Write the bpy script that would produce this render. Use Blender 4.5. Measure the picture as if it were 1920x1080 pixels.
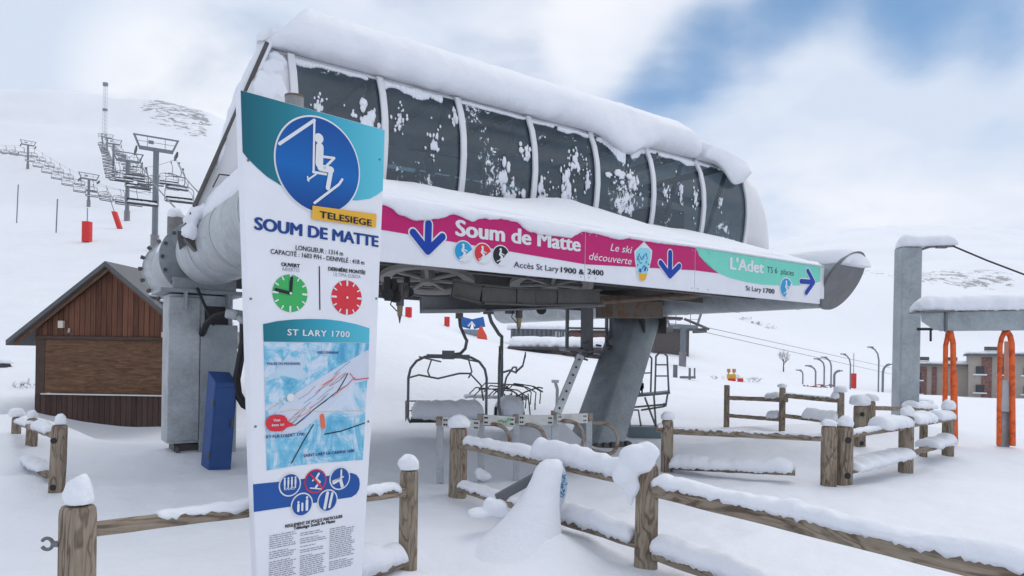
import bpy, bmesh, math, random
import numpy as np
from mathutils import Vector, Matrix, noise

R = math.radians
random.seed(7)
scene = bpy.context.scene
for o in list(bpy.data.objects):
    bpy.data.objects.remove(o)

# ------------------------------------------------------------------ camera
F = 1280.0            # focal length in pixels of the 1920 px wide photograph
HY = 663.0            # height of the horizon in the photograph
ROLL = 0.0157
EYE = 1.7
camd = bpy.data.cameras.new('camera')
camd.sensor_width = 36.0
camd.lens = F / 1920 * 36.0
camd.shift_y = (HY - 540.0) / 1920.0
camd.clip_start = 0.05
camd.clip_end = 6000
cam = bpy.data.objects.new('camera', camd)
scene.collection.objects.link(cam)
cam.matrix_world = Matrix.Translation((0, 0, EYE)) @ Matrix.Rotation(R(90), 4, 'X') @ Matrix.Rotation(ROLL, 4, 'Z')
scene.camera = cam
CR, SR = math.cos(ROLL), math.sin(ROLL)

def ray(px, py):
    a, b = px - 960.0, HY - py
    return Vector(((a * CR - b * SR) / F, 1.0, (a * SR + b * CR) / F))

def W(px, py, Y):
    """point at forward distance Y seen at photo pixel px,py"""
    r = ray(px, py)
    return Vector((r.x * Y, Y, EYE + r.z * Y))

# ------------------------------------------------------------------ world, sun, exposure
SUN_EL, SUN_AZ = R(52), R(38)        # azimuth from +Y towards +X
world = bpy.data.worlds.new('World')
scene.world = world
world.use_nodes = True
nt = world.node_tree
nt.nodes.clear()
def wn(t, **k):
    n = nt.nodes.new(t)
    for a, v in k.items():
        setattr(n, a, v)
    return n
L = nt.links.new
out = wn('ShaderNodeOutputWorld'); bg = wn('ShaderNodeBackground')
L(bg.outputs[0], out.inputs[0])
sky = wn('ShaderNodeTexSky', sky_type='NISHITA', sun_disc=False, sun_elevation=SUN_EL, sun_rotation=SUN_AZ)
sky.altitude = 1700
skym = wn('ShaderNodeVectorMath', operation='MULTIPLY'); skym.inputs[1].default_value = (0.010, 0.056, 0.080)
L(sky.outputs[0], skym.inputs[0])
tc = wn('ShaderNodeTexCoord')
nrm = wn('ShaderNodeVectorMath', operation='NORMALIZE'); L(tc.outputs['Generated'], nrm.inputs[0])
sep = wn('ShaderNodeSeparateXYZ'); L(nrm.outputs[0], sep.inputs[0])
zz = wn('ShaderNodeMath', operation='MAXIMUM'); zz.inputs[1].default_value = 0.0; L(sep.outputs[2], zz.inputs[0])
za = wn('ShaderNodeMath', operation='ADD'); za.inputs[1].default_value = 0.22; L(zz.outputs[0], za.inputs[0])
cx = wn('ShaderNodeMath', operation='DIVIDE'); L(sep.outputs[0], cx.inputs[0]); L(za.outputs[0], cx.inputs[1])
cy = wn('ShaderNodeMath', operation='DIVIDE'); L(sep.outputs[1], cy.inputs[0]); L(za.outputs[0], cy.inputs[1])
cmb = wn('ShaderNodeCombineXYZ'); L(cx.outputs[0], cmb.inputs[0]); L(cy.outputs[0], cmb.inputs[1])
n1 = wn('ShaderNodeTexNoise'); n1.inputs['Scale'].default_value = 1.7; n1.inputs['Detail'].default_value = 7
n1.inputs['Roughness'].default_value = 0.52; n1.inputs['Distortion'].default_value = 0.35
L(cmb.outputs[0], n1.inputs['Vector'])
def hole(px, py, wid, amt):
    d = ray(px, py).normalized()
    dt = wn('ShaderNodeVectorMath', operation='DOT_PRODUCT'); L(nrm.outputs[0], dt.inputs[0]); dt.inputs[1].default_value = d
    mr = wn('ShaderNodeMapRange', interpolation_type='SMOOTHSTEP'); L(dt.outputs['Value'], mr.inputs[0])
    mr.inputs[1].default_value = math.cos(R(wid)); mr.inputs[2].default_value = 1.0
    mr.inputs[3].default_value = 0.0; mr.inputs[4].default_value = amt
    return mr.outputs[0]
acc = n1.outputs[0]
for h in ((1290, 165, 7.5, 0.22), (1420, 70, 7, 0.22), (1590, 40, 8, 0.25), (1780, 10, 8, 0.24), (960, 30, 12, 0.13), (640, 10, 8, .06), (1120, 90, 5, -0.12),
          (1120, 10, 6, -0.08), (1500, 190, 8, -0.2), (1640, 160, 8, -0.22), (1250, 150, 4, .06)):
    ad = wn('ShaderNodeMath', operation='ADD'); L(acc, ad.inputs[0]); L(hole(*h), ad.inputs[1]); acc = ad.outputs[0]
ramp = wn('ShaderNodeMapRange', interpolation_type='SMOOTHSTEP'); L(acc, ramp.inputs[0])
ramp.inputs[1].default_value = 0.49; ramp.inputs[2].default_value = 0.90; ramp.inputs[3].default_value = 0; ramp.inputs[4].default_value = .86
# cloud brightness varies softly
n2 = wn('ShaderNodeTexNoise'); n2.inputs['Scale'].default_value = 1.1; n2.inputs['Detail'].default_value = 5; L(cmb.outputs[0], n2.inputs['Vector'])
cr = wn('ShaderNodeValToRGB'); L(n2.outputs[0], cr.inputs[0])
cr.color_ramp.elements[0].position = 0.42; cr.color_ramp.elements[0].color = (0.575, 0.655, 0.785, 1)
cr.color_ramp.elements[1].position = 0.62; cr.color_ramp.elements[1].color = (0.84, 0.85, 0.895, 1)
brt = wn('ShaderNodeMix', data_type='RGBA'); L(hole(330, 175, 8, .9), brt.inputs[0]); L(cr.outputs[0], brt.inputs[6]); brt.inputs[7].default_value = (.90, .905, .93, 1)
cr = brt
mx = wn('ShaderNodeMix', data_type='RGBA'); L(ramp.outputs[0], mx.inputs[0]); L(cr.outputs[2], mx.inputs[6]); L(skym.outputs[0], mx.inputs[7])
# the cloud deck is thicker and darker overhead than towards the horizon
zen = wn('ShaderNodeMapRange', interpolation_type='SMOOTHSTEP'); L(sep.outputs[2], zen.inputs[0])
zen.inputs[1].default_value = .36; zen.inputs[2].default_value = .85; zen.inputs[3].default_value = 1.0; zen.inputs[4].default_value = .80
dim = wn('ShaderNodeVectorMath', operation='SCALE'); L(mx.outputs[2], dim.inputs[0]); L(zen.outputs[0], dim.inputs['Scale'])
L(dim.outputs[0], bg.inputs[0])
bg.inputs[1].default_value = 1.0

sund = bpy.data.lights.new('sun', 'SUN')
sund.energy = 1.1; sund.angle = R(60); sund.color = (1.0, 0.955, 0.9)
sun = bpy.data.objects.new('sun', sund); scene.collection.objects.link(sun)
sun.location = (30, 40, 60)
sd = Vector((math.sin(SUN_AZ) * math.cos(SUN_EL), math.cos(SUN_AZ) * math.cos(SUN_EL), math.sin(SUN_EL)))
sun.rotation_euler = sd.to_track_quat('Z', 'Y').to_euler()
vs = scene.view_settings
vs.view_transform = 'Standard'; vs.look = 'None'; vs.exposure = 0.21; vs.gamma = 1.0
scene.cycles.use_denoising = True
scene.cycles.max_bounces = 8
scene.cycles.volume_bounces = 1
scene.cycles.transparent_max_bounces = 12

# ------------------------------------------------------------------ materials
def lin(c):
    return tuple((x / 255 / 12.92 if x / 255 <= .04045 else ((x / 255 + .055) / 1.055) ** 2.4) for x in c)

class Mat:
    def __init__(s, name):
        s.m = bpy.data.materials.new(name); s.m.use_nodes = True
        s.nt = s.m.node_tree; s.b = s.nt.nodes['Principled BSDF']; s.out = s.nt.nodes['Material Output']
        s.tc = s.nt.nodes.new('ShaderNodeTexCoord')
    def n(s, t, **k):
        x = s.nt.nodes.new(t)
        for a, v in k.items(): setattr(x, a, v)
        return x
    def l(s, a, b): s.nt.links.new(a, b)
    def mapped(s, scale=(1, 1, 1), rnd=False, src='Object'):
        mp = s.n('ShaderNodeMapping'); mp.inputs['Scale'].default_value = scale
        s.l(s.tc.outputs[src], mp.inputs['Vector'])
        if rnd:
            oi = s.n('ShaderNodeObjectInfo')
            ml = s.n('ShaderNodeMath', operation='MULTIPLY'); ml.inputs[1].default_value = 40; s.l(oi.outputs['Random'], ml.inputs[0])
            cb = s.n('ShaderNodeCombineXYZ'); s.l(ml.outputs[0], cb.inputs[0]); s.l(ml.outputs[0], cb.inputs[2]); s.l(cb.outputs[0], mp.inputs['Location'])
        return mp.outputs[0]
    def noise(s, vec, scale, detail=4, rough=.55, dist=0):
        x = s.n('ShaderNodeTexNoise'); x.inputs['Scale'].default_value = scale; x.inputs['Detail'].default_value = detail
        x.inputs['Roughness'].default_value = rough; x.inputs['Distortion'].default_value = dist
        s.l(vec, x.inputs['Vector']); return x.outputs[0]
    def ramp(s, fac, stops):
        r = s.n('ShaderNodeValToRGB'); s.l(fac, r.inputs[0])
        e = r.color_ramp.elements
        while len(e) < len(stops): e.new(0.5)
        for i, (p, c) in enumerate(stops):
            e[i].position = p; e[i].color = tuple(c) + (1,)
        return r.outputs[0]
    def mix(s, fac, a, b):
        x = s.n('ShaderNodeMix', data_type='RGBA')
        if isinstance(fac, (int, float)): x.inputs[0].default_value = fac
        else: s.l(fac, x.inputs[0])
        for i, v in ((6, a), (7, b)):
            if isinstance(v, tuple): x.inputs[i].default_value = v + (1,)
            else: s.l(v, x.inputs[i])
        return x.outputs[2]
    def mr(s, v, a, b, c=0., d=1.):
        x = s.n('ShaderNodeMapRange', interpolation_type='SMOOTHSTEP'); s.l(v, x.inputs[0])
        for i, q in enumerate((a, b, c, d)): x.inputs[1 + i].default_value = q
        return x.outputs[0]
    def bump(s, h, strength=.3, dist=.02):
        b = s.n('ShaderNodeBump'); b.inputs['Strength'].default_value = strength; b.inputs['Distance'].default_value = dist
        s.l(h, b.inputs['Height']); s.l(b.outputs[0], s.b.inputs['Normal'])
    def col(s, c):
        if isinstance(c, tuple): s.b.inputs['Base Color'].default_value = c[:3] + (1,)
        else: s.l(c, s.b.inputs['Base Color'])
        return s
    def set(s, rough=None, metal=None, spec=None):
        if rough is not None: s.b.inputs['Roughness'].default_value = rough
        if metal is not None: s.b.inputs['Metallic'].default_value = metal
        if spec is not None: s.b.inputs['Specular IOR Level'].default_value = spec
        return s

MATS = {}
def plain(name, c, rough=.6, metal=0., var=.12, scale=3., spec=.4):
    if name in MATS: return MATS[name]
    m = Mat(name); v = m.mapped()
    nz = m.noise(v, scale, 5, .6)
    a = tuple(x * (1 - var) for x in c); b = tuple(min(1, x * (1 + var)) for x in c)
    m.col(m.ramp(nz, [(.3, a), (.7, b)])).set(rough, metal, spec)
    MATS[name] = m.m; return m.m

def mk_snow(name, terrain=False):
    m = Mat(name); v = m.mapped()
    base = m.ramp(m.noise(v, .6 if terrain else 3, 4), [(.3, (.80, .825, .88)), (.7, (.84, .855, .895))])
    if terrain:
        # scattered bare rock on the mountain face: only where the object really has rock
        at = m.n('ShaderNodeAttribute', attribute_name='rock')
        big = m.noise(m.mapped((.09, .05, .14)), 1.0, 5, .75, .8)
        msk = m.n('ShaderNodeMath', operation='MULTIPLY'); m.l(at.outputs['Fac'], msk.inputs[0]); m.l(big, msk.inputs[1])
        k = m.mr(msk.outputs[0], .50, .545)
        base = m.mix(k, base, (.26, .255, .26))
    m.col(base).set(.65, 0, .25)
    h1 = m.noise(v, 55 if not terrain else 38, 3, .6); h2 = m.noise(v, 7 if not terrain else 3.0, 4, .55)
    ad = m.n('ShaderNodeMath', operation='ADD'); m.l(h1, ad.inputs[0])
    m2 = m.n('ShaderNodeMath', operation='MULTIPLY'); m2.inputs[1].default_value = 9. if terrain else 5.; m.l(h2, m2.inputs[0]); m.l(m2.outputs[0], ad.inputs[1])
    m.bump(ad.outputs[0], .35, .012)
    m.b.inputs['Subsurface Weight'].default_value = 0.0
    return m.m
SNOW = mk_snow('snow'); TSNOW = mk_snow('terrain_snow', True)

def mk_wood(name, axis, dark, light, red=None):
    m = Mat(name)
    sc = [14, 14, 14]; sc[axis] = 1.0
    g = m.noise(m.mapped(tuple(sc), True), 2.4, 8, .68, 1.2)
    s2 = [5.5, 5.5, 5.5]; s2[axis] = 1.1
    kn = m.noise(m.mapped(tuple(s2), True), 1.0, 3, .5, .6)
    # growth rings: contour lines of a stretched field, so that they swirl round knots
    fr = m.n('ShaderNodeMath', operation='MULTIPLY'); fr.inputs[1].default_value = 9; m.l(kn, fr.inputs[0])
    fa = m.n('ShaderNodeMath', operation='MULTIPLY_ADD'); m.l(g, fa.inputs[0]); fa.inputs[1].default_value = .9; m.l(fr.outputs[0], fa.inputs[2])
    pp = m.n('ShaderNodeMath', operation='PINGPONG'); pp.inputs[1].default_value = .5; m.l(fa.outputs[0], pp.inputs[0])
    a = m.ramp(g, [(.28, dark), (.52, tuple(x * .45 + y * .55 for x, y in zip(dark, light))), (.74, light)])
    b = m.mix(m.mr(pp.outputs[0], .02, .26, .72, 0.), a, tuple(x * .42 for x in dark))
    big = m.noise(m.mapped((1, 1, 1), True), 3.0, 3)
    b = m.mix(m.mr(big, .42, .7, 0, .45), b, tuple(x * y for x, y in zip(light, (.95, 1.0, .95))))
    m.col(b).set(.85, 0, .2)
    ad = m.n('ShaderNodeMath', operation='ADD'); m.l(g, ad.inputs[0]); m.l(pp.outputs[0], ad.inputs[1])
    m.bump(ad.outputs[0], .6, .008)
    return m.m
WOODV = mk_wood('weathered_wood_upright', 2, (.155, .108, .074), (.41, .34, .268))
WOODH = mk_wood('weathered_wood_along', 0, (.165, .122, .088), (.42, .345, .27))

def mk_galv(name, c, rough=.5, blotch=.18):
    m = Mat(name); v = m.mapped((1, 1, 1), True)
    a = m.noise(v, 2.2, 6, .65, .4); b = m.noise(v, 22, 3, .6)
    ad = m.n('ShaderNodeMath', operation='MULTIPLY_ADD'); m.l(a, ad.inputs[0]); ad.inputs[1].default_value = .7
    ml = m.n('ShaderNodeMath', operation='MULTIPLY'); ml.inputs[1].default_value = .3; m.l(b, ml.inputs[0]); m.l(ml.outputs[0], ad.inputs[2])
    col = m.ramp(ad.outputs[0], [(.32, tuple(x * (1 - blotch) for x in c)), (.68, tuple(x * (1 + blotch) for x in c))])
    st = m.noise(m.mapped((6, 6, .5), True), 1.4, 5, .6)
    col = m.mix(m.mr(st, .55, .8, 0, .35), col, tuple(x * .62 for x in c))
    m.col(col).set(rough, .35, .5)
    m.bump(b, .08, .01)
    return m.m
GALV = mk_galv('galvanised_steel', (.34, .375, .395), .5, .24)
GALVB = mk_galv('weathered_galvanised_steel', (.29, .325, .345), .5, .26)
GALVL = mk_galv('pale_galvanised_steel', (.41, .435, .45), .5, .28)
DSTEEL = mk_galv('dark_greasy_steel', (.10, .095, .09), .55, .3)
MSTEEL = mk_galv('mid_grey_steel', (.17, .175, .185), .5, .2)
TOWER = mk_galv('tower_steel', (.20, .225, .255), .6, .12)

def mk_rust(name, c, r):
    m = Mat(name); v = m.mapped((1, 1, 1), True)
    k = m.noise(v, 7, 6, .7, .6)
    m.col(m.mix(m.mr(k, .46, .62), c, r)).set(.65, .2, .4); m.bump(k, .2, .01)
    return m.m
RUSTY = mk_rust('rusty_grey_tube', (.30, .27, .24), (.20, .105, .055))
RUSTP = mk_rust('rusty_plate', (.16, .13, .11), (.17, .085, .04))
SHELL = plain('white_shell', (.74, .74, .76), .45, 0, .05, 1.2)
WHITEP = plain('white_paint', (.76, .76, .79), .45, 0, .04, 2)
SIGNW = plain('sign_white', (.80, .81, .86), .5, 0, .03, 4, .25)
BLACK = plain('black_rubber', (.022, .022, .024), .6)
RUBBER = plain('dark_grey_rubber', (.05, .05, .055), .6)
INTER = plain('interior_grey', (.17, .21, .245), .7, 0, .3, 2)
INTERD = plain('interior_dark', (.05, .055, .06), .7)
BLUEC = plain('blue_cabinet_paint', lin((42, 78, 135)), .5, 0, .12, 5)
ORANGE = mk_rust('worn_orange_paint', lin((236, 110, 52)), lin((196, 84, 44)))
REDP = plain('red_padding', lin((214, 48, 44)), .6, 0, .1, 2)
REDF = plain('orange_red_fabric', lin((232, 84, 56)), .7, 0, .1, 2)
BLUEM = plain('blue_machine_paint', lin((28, 100, 176)), .5)
SEATM = plain('dark_seat_pad', (.035, .036, .04), .7)

def mk_glass():
    m = Mat('tinted_window_glass')
    n = m.n
    tr = n('ShaderNodeBsdfTransparent'); tr.inputs[0].default_value = (.33, .43, .49, 1)
    gl = n('ShaderNodeBsdfGlossy'); gl.inputs['Roughness'].default_value = .06; gl.inputs[0].default_value = (.82, .88, .92, 1)
    lw = n('ShaderNodeLayerWeight'); lw.inputs['Blend'].default_value = .28
    fr = m.mr(lw.outputs['Fresnel'], 0, 1, .09, .80)
    mx1 = n('ShaderNodeMixShader'); m.l(fr, mx1.inputs[0]); m.l(tr.outputs[0], mx1.inputs[1]); m.l(gl.outputs[0], mx1.inputs[2])
    # dirt film coloured blue as a painted sky reflection; snow frozen to the pane
    v = m.mapped((1, 1, 1))
    df = n('ShaderNodeBsdfDiffuse'); df.inputs[0].default_value = (.13, .185, .225, 1)
    mxd = n('ShaderNodeMixShader'); m.l(m.mr(m.noise(v, 1.5, 5, .7), .3, .8, .10, .34), mxd.inputs[0]); m.l(mx1.outputs[0], mxd.inputs[1]); m.l(df.outputs[0], mxd.inputs[2])
    sn = n('ShaderNodeBsdfDiffuse'); sn.inputs[0].default_value = (.82, .84, .88, 1)
    a = m.noise(m.mapped((1, 1, .75)), .95, 2, .5); b = m.noise(m.mapped((1, 1, .6)), 11, 6, .72, .5)
    sm = n('ShaderNodeMath', operation='MULTIPLY_ADD'); m.l(a, sm.inputs[0]); sm.inputs[1].default_value = 1.15; m.l(b, sm.inputs[2])
    k = m.mr(sm.outputs[0], 1.255, 1.285)
    mx2 = n('ShaderNodeMixShader'); m.l(k, mx2.inputs[0]); m.l(mxd.outputs[0], mx2.inputs[1]); m.l(sn.outputs[0], mx2.inputs[2])
    m.l(mx2.outputs[0], m.out.inputs[0])
    return m.m
GLASS = mk_glass()

def mk_planks(name, dark, light, pitch):
    m = Mat(name)
    sp = m.n('ShaderNodeSeparateXYZ'); m.l(m.tc.outputs['Object'], sp.inputs[0])
    d = m.n('ShaderNodeMath', operation='DIVIDE'); d.inputs[1].default_value = pitch; m.l(sp.outputs[0], d.inputs[0])
    fl = m.n('ShaderNodeMath', operation='FLOOR'); m.l(d.outputs[0], fl.inputs[0])
    fr = m.n('ShaderNodeMath', operation='FRACT'); m.l(d.outputs[0], fr.inputs[0])
    wn_ = m.n('ShaderNodeTexWhiteNoise', noise_dimensions='1D'); m.l(fl.outputs[0], wn_.inputs['W'])
    g = m.noise(m.mapped((14, 14, .9)), 1.6, 6, .65, .7)
    ad = m.n('ShaderNodeMath', operation='MULTIPLY_ADD'); m.l(wn_.outputs[0], ad.inputs[0]); ad.inputs[1].default_value = .35; m.l(g, ad.inputs[2])
    c = m.ramp(ad.outputs[0], [(.35, dark), (.95, light)])
    pp = m.n('ShaderNodeMath', operation='PINGPONG'); pp.inputs[1].default_value = .5; m.l(fr.outputs[0], pp.inputs[0])
    gap = m.mr(pp.outputs[0], .02, .07, 1, 0)
    c = m.mix(gap, c, tuple(x * .25 for x in dark))
    m.col(c).set(.8, 0, .2)
    inv = m.n('ShaderNodeMath', operation='SUBTRACT'); inv.inputs[0].default_value = 1; m.l(gap, inv.inputs[1]); m.bump(inv.outputs[0], .6, .015)
    return m.m
PLANKR = mk_planks('reddish_brown_planks', (.078, .034, .023), (.22, .098, .060), .135)
PLANKD = mk_planks('dark_brown_planks', (.05, .031, .027), (.11, .068, .056), .135)
TRIMW = plain('brown_trim', (.075, .045, .035), .75)
ROOFM = plain('grey_roof_sheet', (.105, .11, .115), .5)
def mk_ply():
    m = Mat('weathered_plywood')
    a = m.noise(m.mapped((.9, 1, 6)), 2.0, 8, .72, 1.6); b = m.noise(m.mapped((2, 1, 20)), 2.5, 4, .6)
    c = m.ramp(a, [(.32, (.075, .038, .020)), (.5, (.145, .080, .046)), (.70, (.24, .135, .08))])
    m.col(m.mix(m.mr(b, .5, .75, 0, .35), c, (.05, .027, .016))).set(.8, 0, .2); m.bump(a, .2, .01)
    return m.m
PLY = mk_ply()

def mk_gradx(name, stops, x0, x1, rough=.5, axis=0):
    m = Mat(name)
    sp = m.n('ShaderNodeSeparateXYZ'); m.l(m.tc.outputs['Object'], sp.inputs[0])
    k = m.n('ShaderNodeMapRange'); m.l(sp.outputs[axis], k.inputs[0]); k.inputs[1].default_value = x0; k.inputs[2].default_value = x1
    m.col(m.ramp(k.outputs[0], stops)).set(rough, 0, .3)
    return m.m
def mk_map():
    m = Mat('printed_piste_map')
    v = m.mapped((1, 1, 1))
    a = m.noise(m.mapped((5, 5, 3.4)), 1.2, 8, .68, 1.4)
    b = m.noise(m.mapped((2.2, 1, 9)), 1.6, 6, .65, 2.2)
    c = m.ramp(a, [(.34, lin((78, 160, 198))), (.47, lin((130, 196, 222))), (.56, lin((205, 218, 232))), (.72, lin((214, 220, 236)))])
    m.col(m.mix(m.mr(b, .5, .72, 0, .55), c, lin((88, 168, 204)))).set(.5, 0, .3)
    return m.m
MAPM = mk_map()
P = {}
def ink(name, rgb, k=1.12):
    if name not in P:
        P[name] = plain(name, tuple(min(.8, x * k) for x in lin(rgb)), .5, 0, .04, 5, .25)
    return P[name]
NAVY = ink('navy_ink', (34, 66, 132)); BLK = ink('black_ink', (38, 38, 46)); PINK = ink('magenta_ink', (184, 32, 104)); TEALL = ink('mint_ink', (116, 204, 184))
ARROW = ink('blue_arrow_ink', (24, 62, 156)); WINK = ink('white_ink', (226, 228, 238), 1.0); YEL = ink('yellow_ink', (226, 168, 60)); GRN = ink('green_ink', (62, 168, 92))
REDI = ink('red_ink', (206, 54, 66)); CYANI = ink('cyan_ink', (40, 150, 200)); GREYI = ink('grey_ink', (140, 142, 152)); BANDB = ink('band_blue_ink', (38, 82, 152)); ORI = ink('orange_ink', (222, 108, 78))

# ------------------------------------------------------------------ mesh helpers
WM = {}
def link(o): scene.collection.objects.link(o)

class MB:
    def __init__(s): s.bm = bmesh.new()
    def box(s, c, size, mat=None):
        M = Matrix.Translation(c) @ (mat.to_4x4() if mat else Matrix.Identity(4)) @ Matrix.Diagonal((*size, 1))
        bmesh.ops.create_cube(s.bm, size=1, matrix=M); return s
    def bar(s, p0, p1, w, h, up=(0, 0, 1)):
        p0, p1 = Vector(p0), Vector(p1); d = p1 - p0; x = d.normalized(); u = Vector(up)
        if abs(x.dot(u)) > .98: u = Vector((1, 0, 0))
        y = u.cross(x).normalized(); z = x.cross(y)
        m = Matrix((x, y, z)).transposed()
        return s.box((p0 + p1) / 2, (d.length, w, h), m)
    def tube(s, pts, r, n=8, cap=True, r1=None):
        pts = [Vector(p) for p in pts]; k = len(pts); rings = []
        ref = None
        for i, p in enumerate(pts):
            if i == 0: t = pts[1] - p
            elif i == k - 1: t = p - pts[i - 1]
            else: t = (pts[i + 1] - p).normalized() + (p - pts[i - 1]).normalized()
            t = t.normalized() if t.length > 1e-9 else Vector((0, 0, 1))
            if ref is None:
                ref = Vector((0, 0, 1)) if abs(t.z) < .9 else Vector((1, 0, 0))
            a = (ref - t * ref.dot(t))
            if a.length < 1e-5: a = t.orthogonal()
            a.normalize(); ref = a; b = t.cross(a)
            rr = r if r1 is None else r + (r1 - r) * i / (k - 1)
            rings.append([s.bm.verts.new(p + (a * math.cos(2 * math.pi * j / n) + b * math.sin(2 * math.pi * j / n)) * rr) for j in range(n)])
        for i in range(k - 1):
            for j in range(n):
                s.bm.faces.new((rings[i][j], rings[i][(j + 1) % n], rings[i + 1][(j + 1) % n], rings[i + 1][j]))
        if cap:
            s.bm.faces.new(rings[0][::-1]); s.bm.faces.new(rings[-1])
        return s
    def loft(s, rings, closed=True, cap=True):
        vr = [[s.bm.verts.new(p) for p in r] for r in rings]
        n = len(vr[0])
        for i in range(len(vr) - 1):
            for j in range(n if closed else n - 1):
                s.bm.faces.new((vr[i][j], vr[i][(j + 1) % n], vr[i + 1][(j + 1) % n], vr[i + 1][j]))
        if cap and closed:
            s.bm.faces.new(vr[0][::-1]); s.bm.faces.new(vr[-1])
        return s
    def prism(s, poly, f0, f1):
        """polygon list mapped by f0 (front) and f1 (back)"""
        a = [s.bm.verts.new(f0(p)) for p in poly]; b = [s.bm.verts.new(f1(p)) for p in poly]
        n = len(poly)
        s.bm.faces.new(a); s.bm.faces.new(b[::-1])
        for i in range(n): s.bm.faces.new((a[i], b[i], b[(i + 1) % n], a[(i + 1) % n]))
        return s
    def blob(s, c, rad, seed=0, amp=.18, sub=3, flat=-.35, freq=1.3):
        c = Vector(c); rad = Vector(rad)
        g = bmesh.ops.create_icosphere(s.bm, subdivisions=sub, radius=1)
        for v in g['verts']:
            p = v.co.copy()
            k = 1 + amp * noise.noise(p * freq + Vector((seed * 3.7, seed * 1.3, seed))) + amp * .35 * noise.noise(p * freq * 3 + Vector((seed, 0, seed * 2.1)))
            p *= k
            if p.z < flat: p.z = flat + (p.z - flat) * .15
            v.co = c + Vector((p.x * rad.x, p.y * rad.y, p.z * rad.z))
        return s
    def disc(s, c, r, nrm_, n=24):
        nrm_ = Vector(nrm_).normalized(); a = nrm_.orthogonal().normalized(); b = nrm_.cross(a)
        s.bm.faces.new([s.bm.verts.new(Vector(c) + (a * math.cos(2 * math.pi * i / n) + b * math.sin(2 * math.pi * i / n)) * r) for i in range(n)]); return s
    def cyl(s, p0, p1, r, n=12, r1=None): return s.tube([p0, p1], r, n, True, r1)
    def build(s, name, mat, parent=None, smooth=False, bevel=0, world=False, matrix=None, label=None, angle=40, recalc=True):
        if recalc: bmesh.ops.recalc_face_normals(s.bm, faces=s.bm.faces)
        if world and parent is not None:
            s.bm.transform(WM[parent.name].inverted())
        me = bpy.data.meshes.new(name); s.bm.to_mesh(me); s.bm.free()
        me.materials.append(mat)
        if smooth:
            me.polygons.foreach_set('use_smooth', [True] * len(me.polygons))
            if smooth != 'all' and hasattr(me, 'set_sharp_from_angle'): me.set_sharp_from_angle(angle=R(angle))
        o = bpy.data.objects.new(name, me); link(o)
        if parent is not None:
            o.parent = parent; WM[o.name] = WM[parent.name].copy()
        else: WM[o.name] = Matrix.Identity(4)
        if matrix is not None:
            o.matrix_local = matrix; WM[o.name] = WM[o.name] @ matrix
        if bevel:
            b = o.modifiers.new('edge', 'BEVEL'); b.width = bevel; b.segments = 2; b.limit_method = 'ANGLE'; b.angle_limit = R(40)
        if label: o['label'] = label
        return o

def thing(name, label, cat, loc=(0, 0, 0), rz=0, group=None, kind=None, scale=1):
    o = bpy.data.objects.new(name, None); link(o)
    o.empty_display_size = .2
    o.location = loc; o.rotation_euler = (0, 0, rz); o.scale = (scale,) * 3
    WM[o.name] = Matrix.Translation(loc) @ Matrix.Rotation(rz, 4, 'Z') @ Matrix.Scale(scale, 4)
    tag(o, label, cat, group, kind); return o
def tag(o, label=None, cat=None, group=None, kind=None):
    if label: o['label'] = label
    if cat: o['category'] = cat
    if group: o['group'] = group
    if kind: o['kind'] = kind
    return o
def dup(root, loc, rz, label=None, scale=None):
    def cp(o, par):
        c = o.copy(); link(c)
        if par is not None: c.parent = par
        for ch in list(o.children): cp(ch, c)
        return c
    c = cp(root, None); c.location = loc; c.rotation_euler = (0, 0, rz)
    if scale: c.scale = (scale,) * 3
    if label: c['label'] = label
    return c

def text_mesh(body, bold=0., shear=0., spacing=1.):
    cu = bpy.data.curves.new('lettering', 'FONT'); cu.body = body; cu.size = 1; cu.offset = bold; cu.shear = shear; cu.resolution_u = 3
    cu.space_character = spacing; cu.fill_mode = 'FRONT'
    o = bpy.data.objects.new('lettering_source', cu); link(o)
    dg = bpy.context.evaluated_depsgraph_get()
    me = bpy.data.meshes.new_from_object(o.evaluated_get(dg))
    bpy.data.objects.remove(o); bpy.data.curves.remove(cu)
    return me

def melt(o, vox=.02, it=6):
    a = o.modifiers.new('melt', 'REMESH'); a.mode = 'VOXEL'; a.voxel_size = vox; a.use_smooth_shade = True
    b = o.modifiers.new('soft', 'SMOOTH'); b.iterations = it; b.factor = .6
    return o

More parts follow.
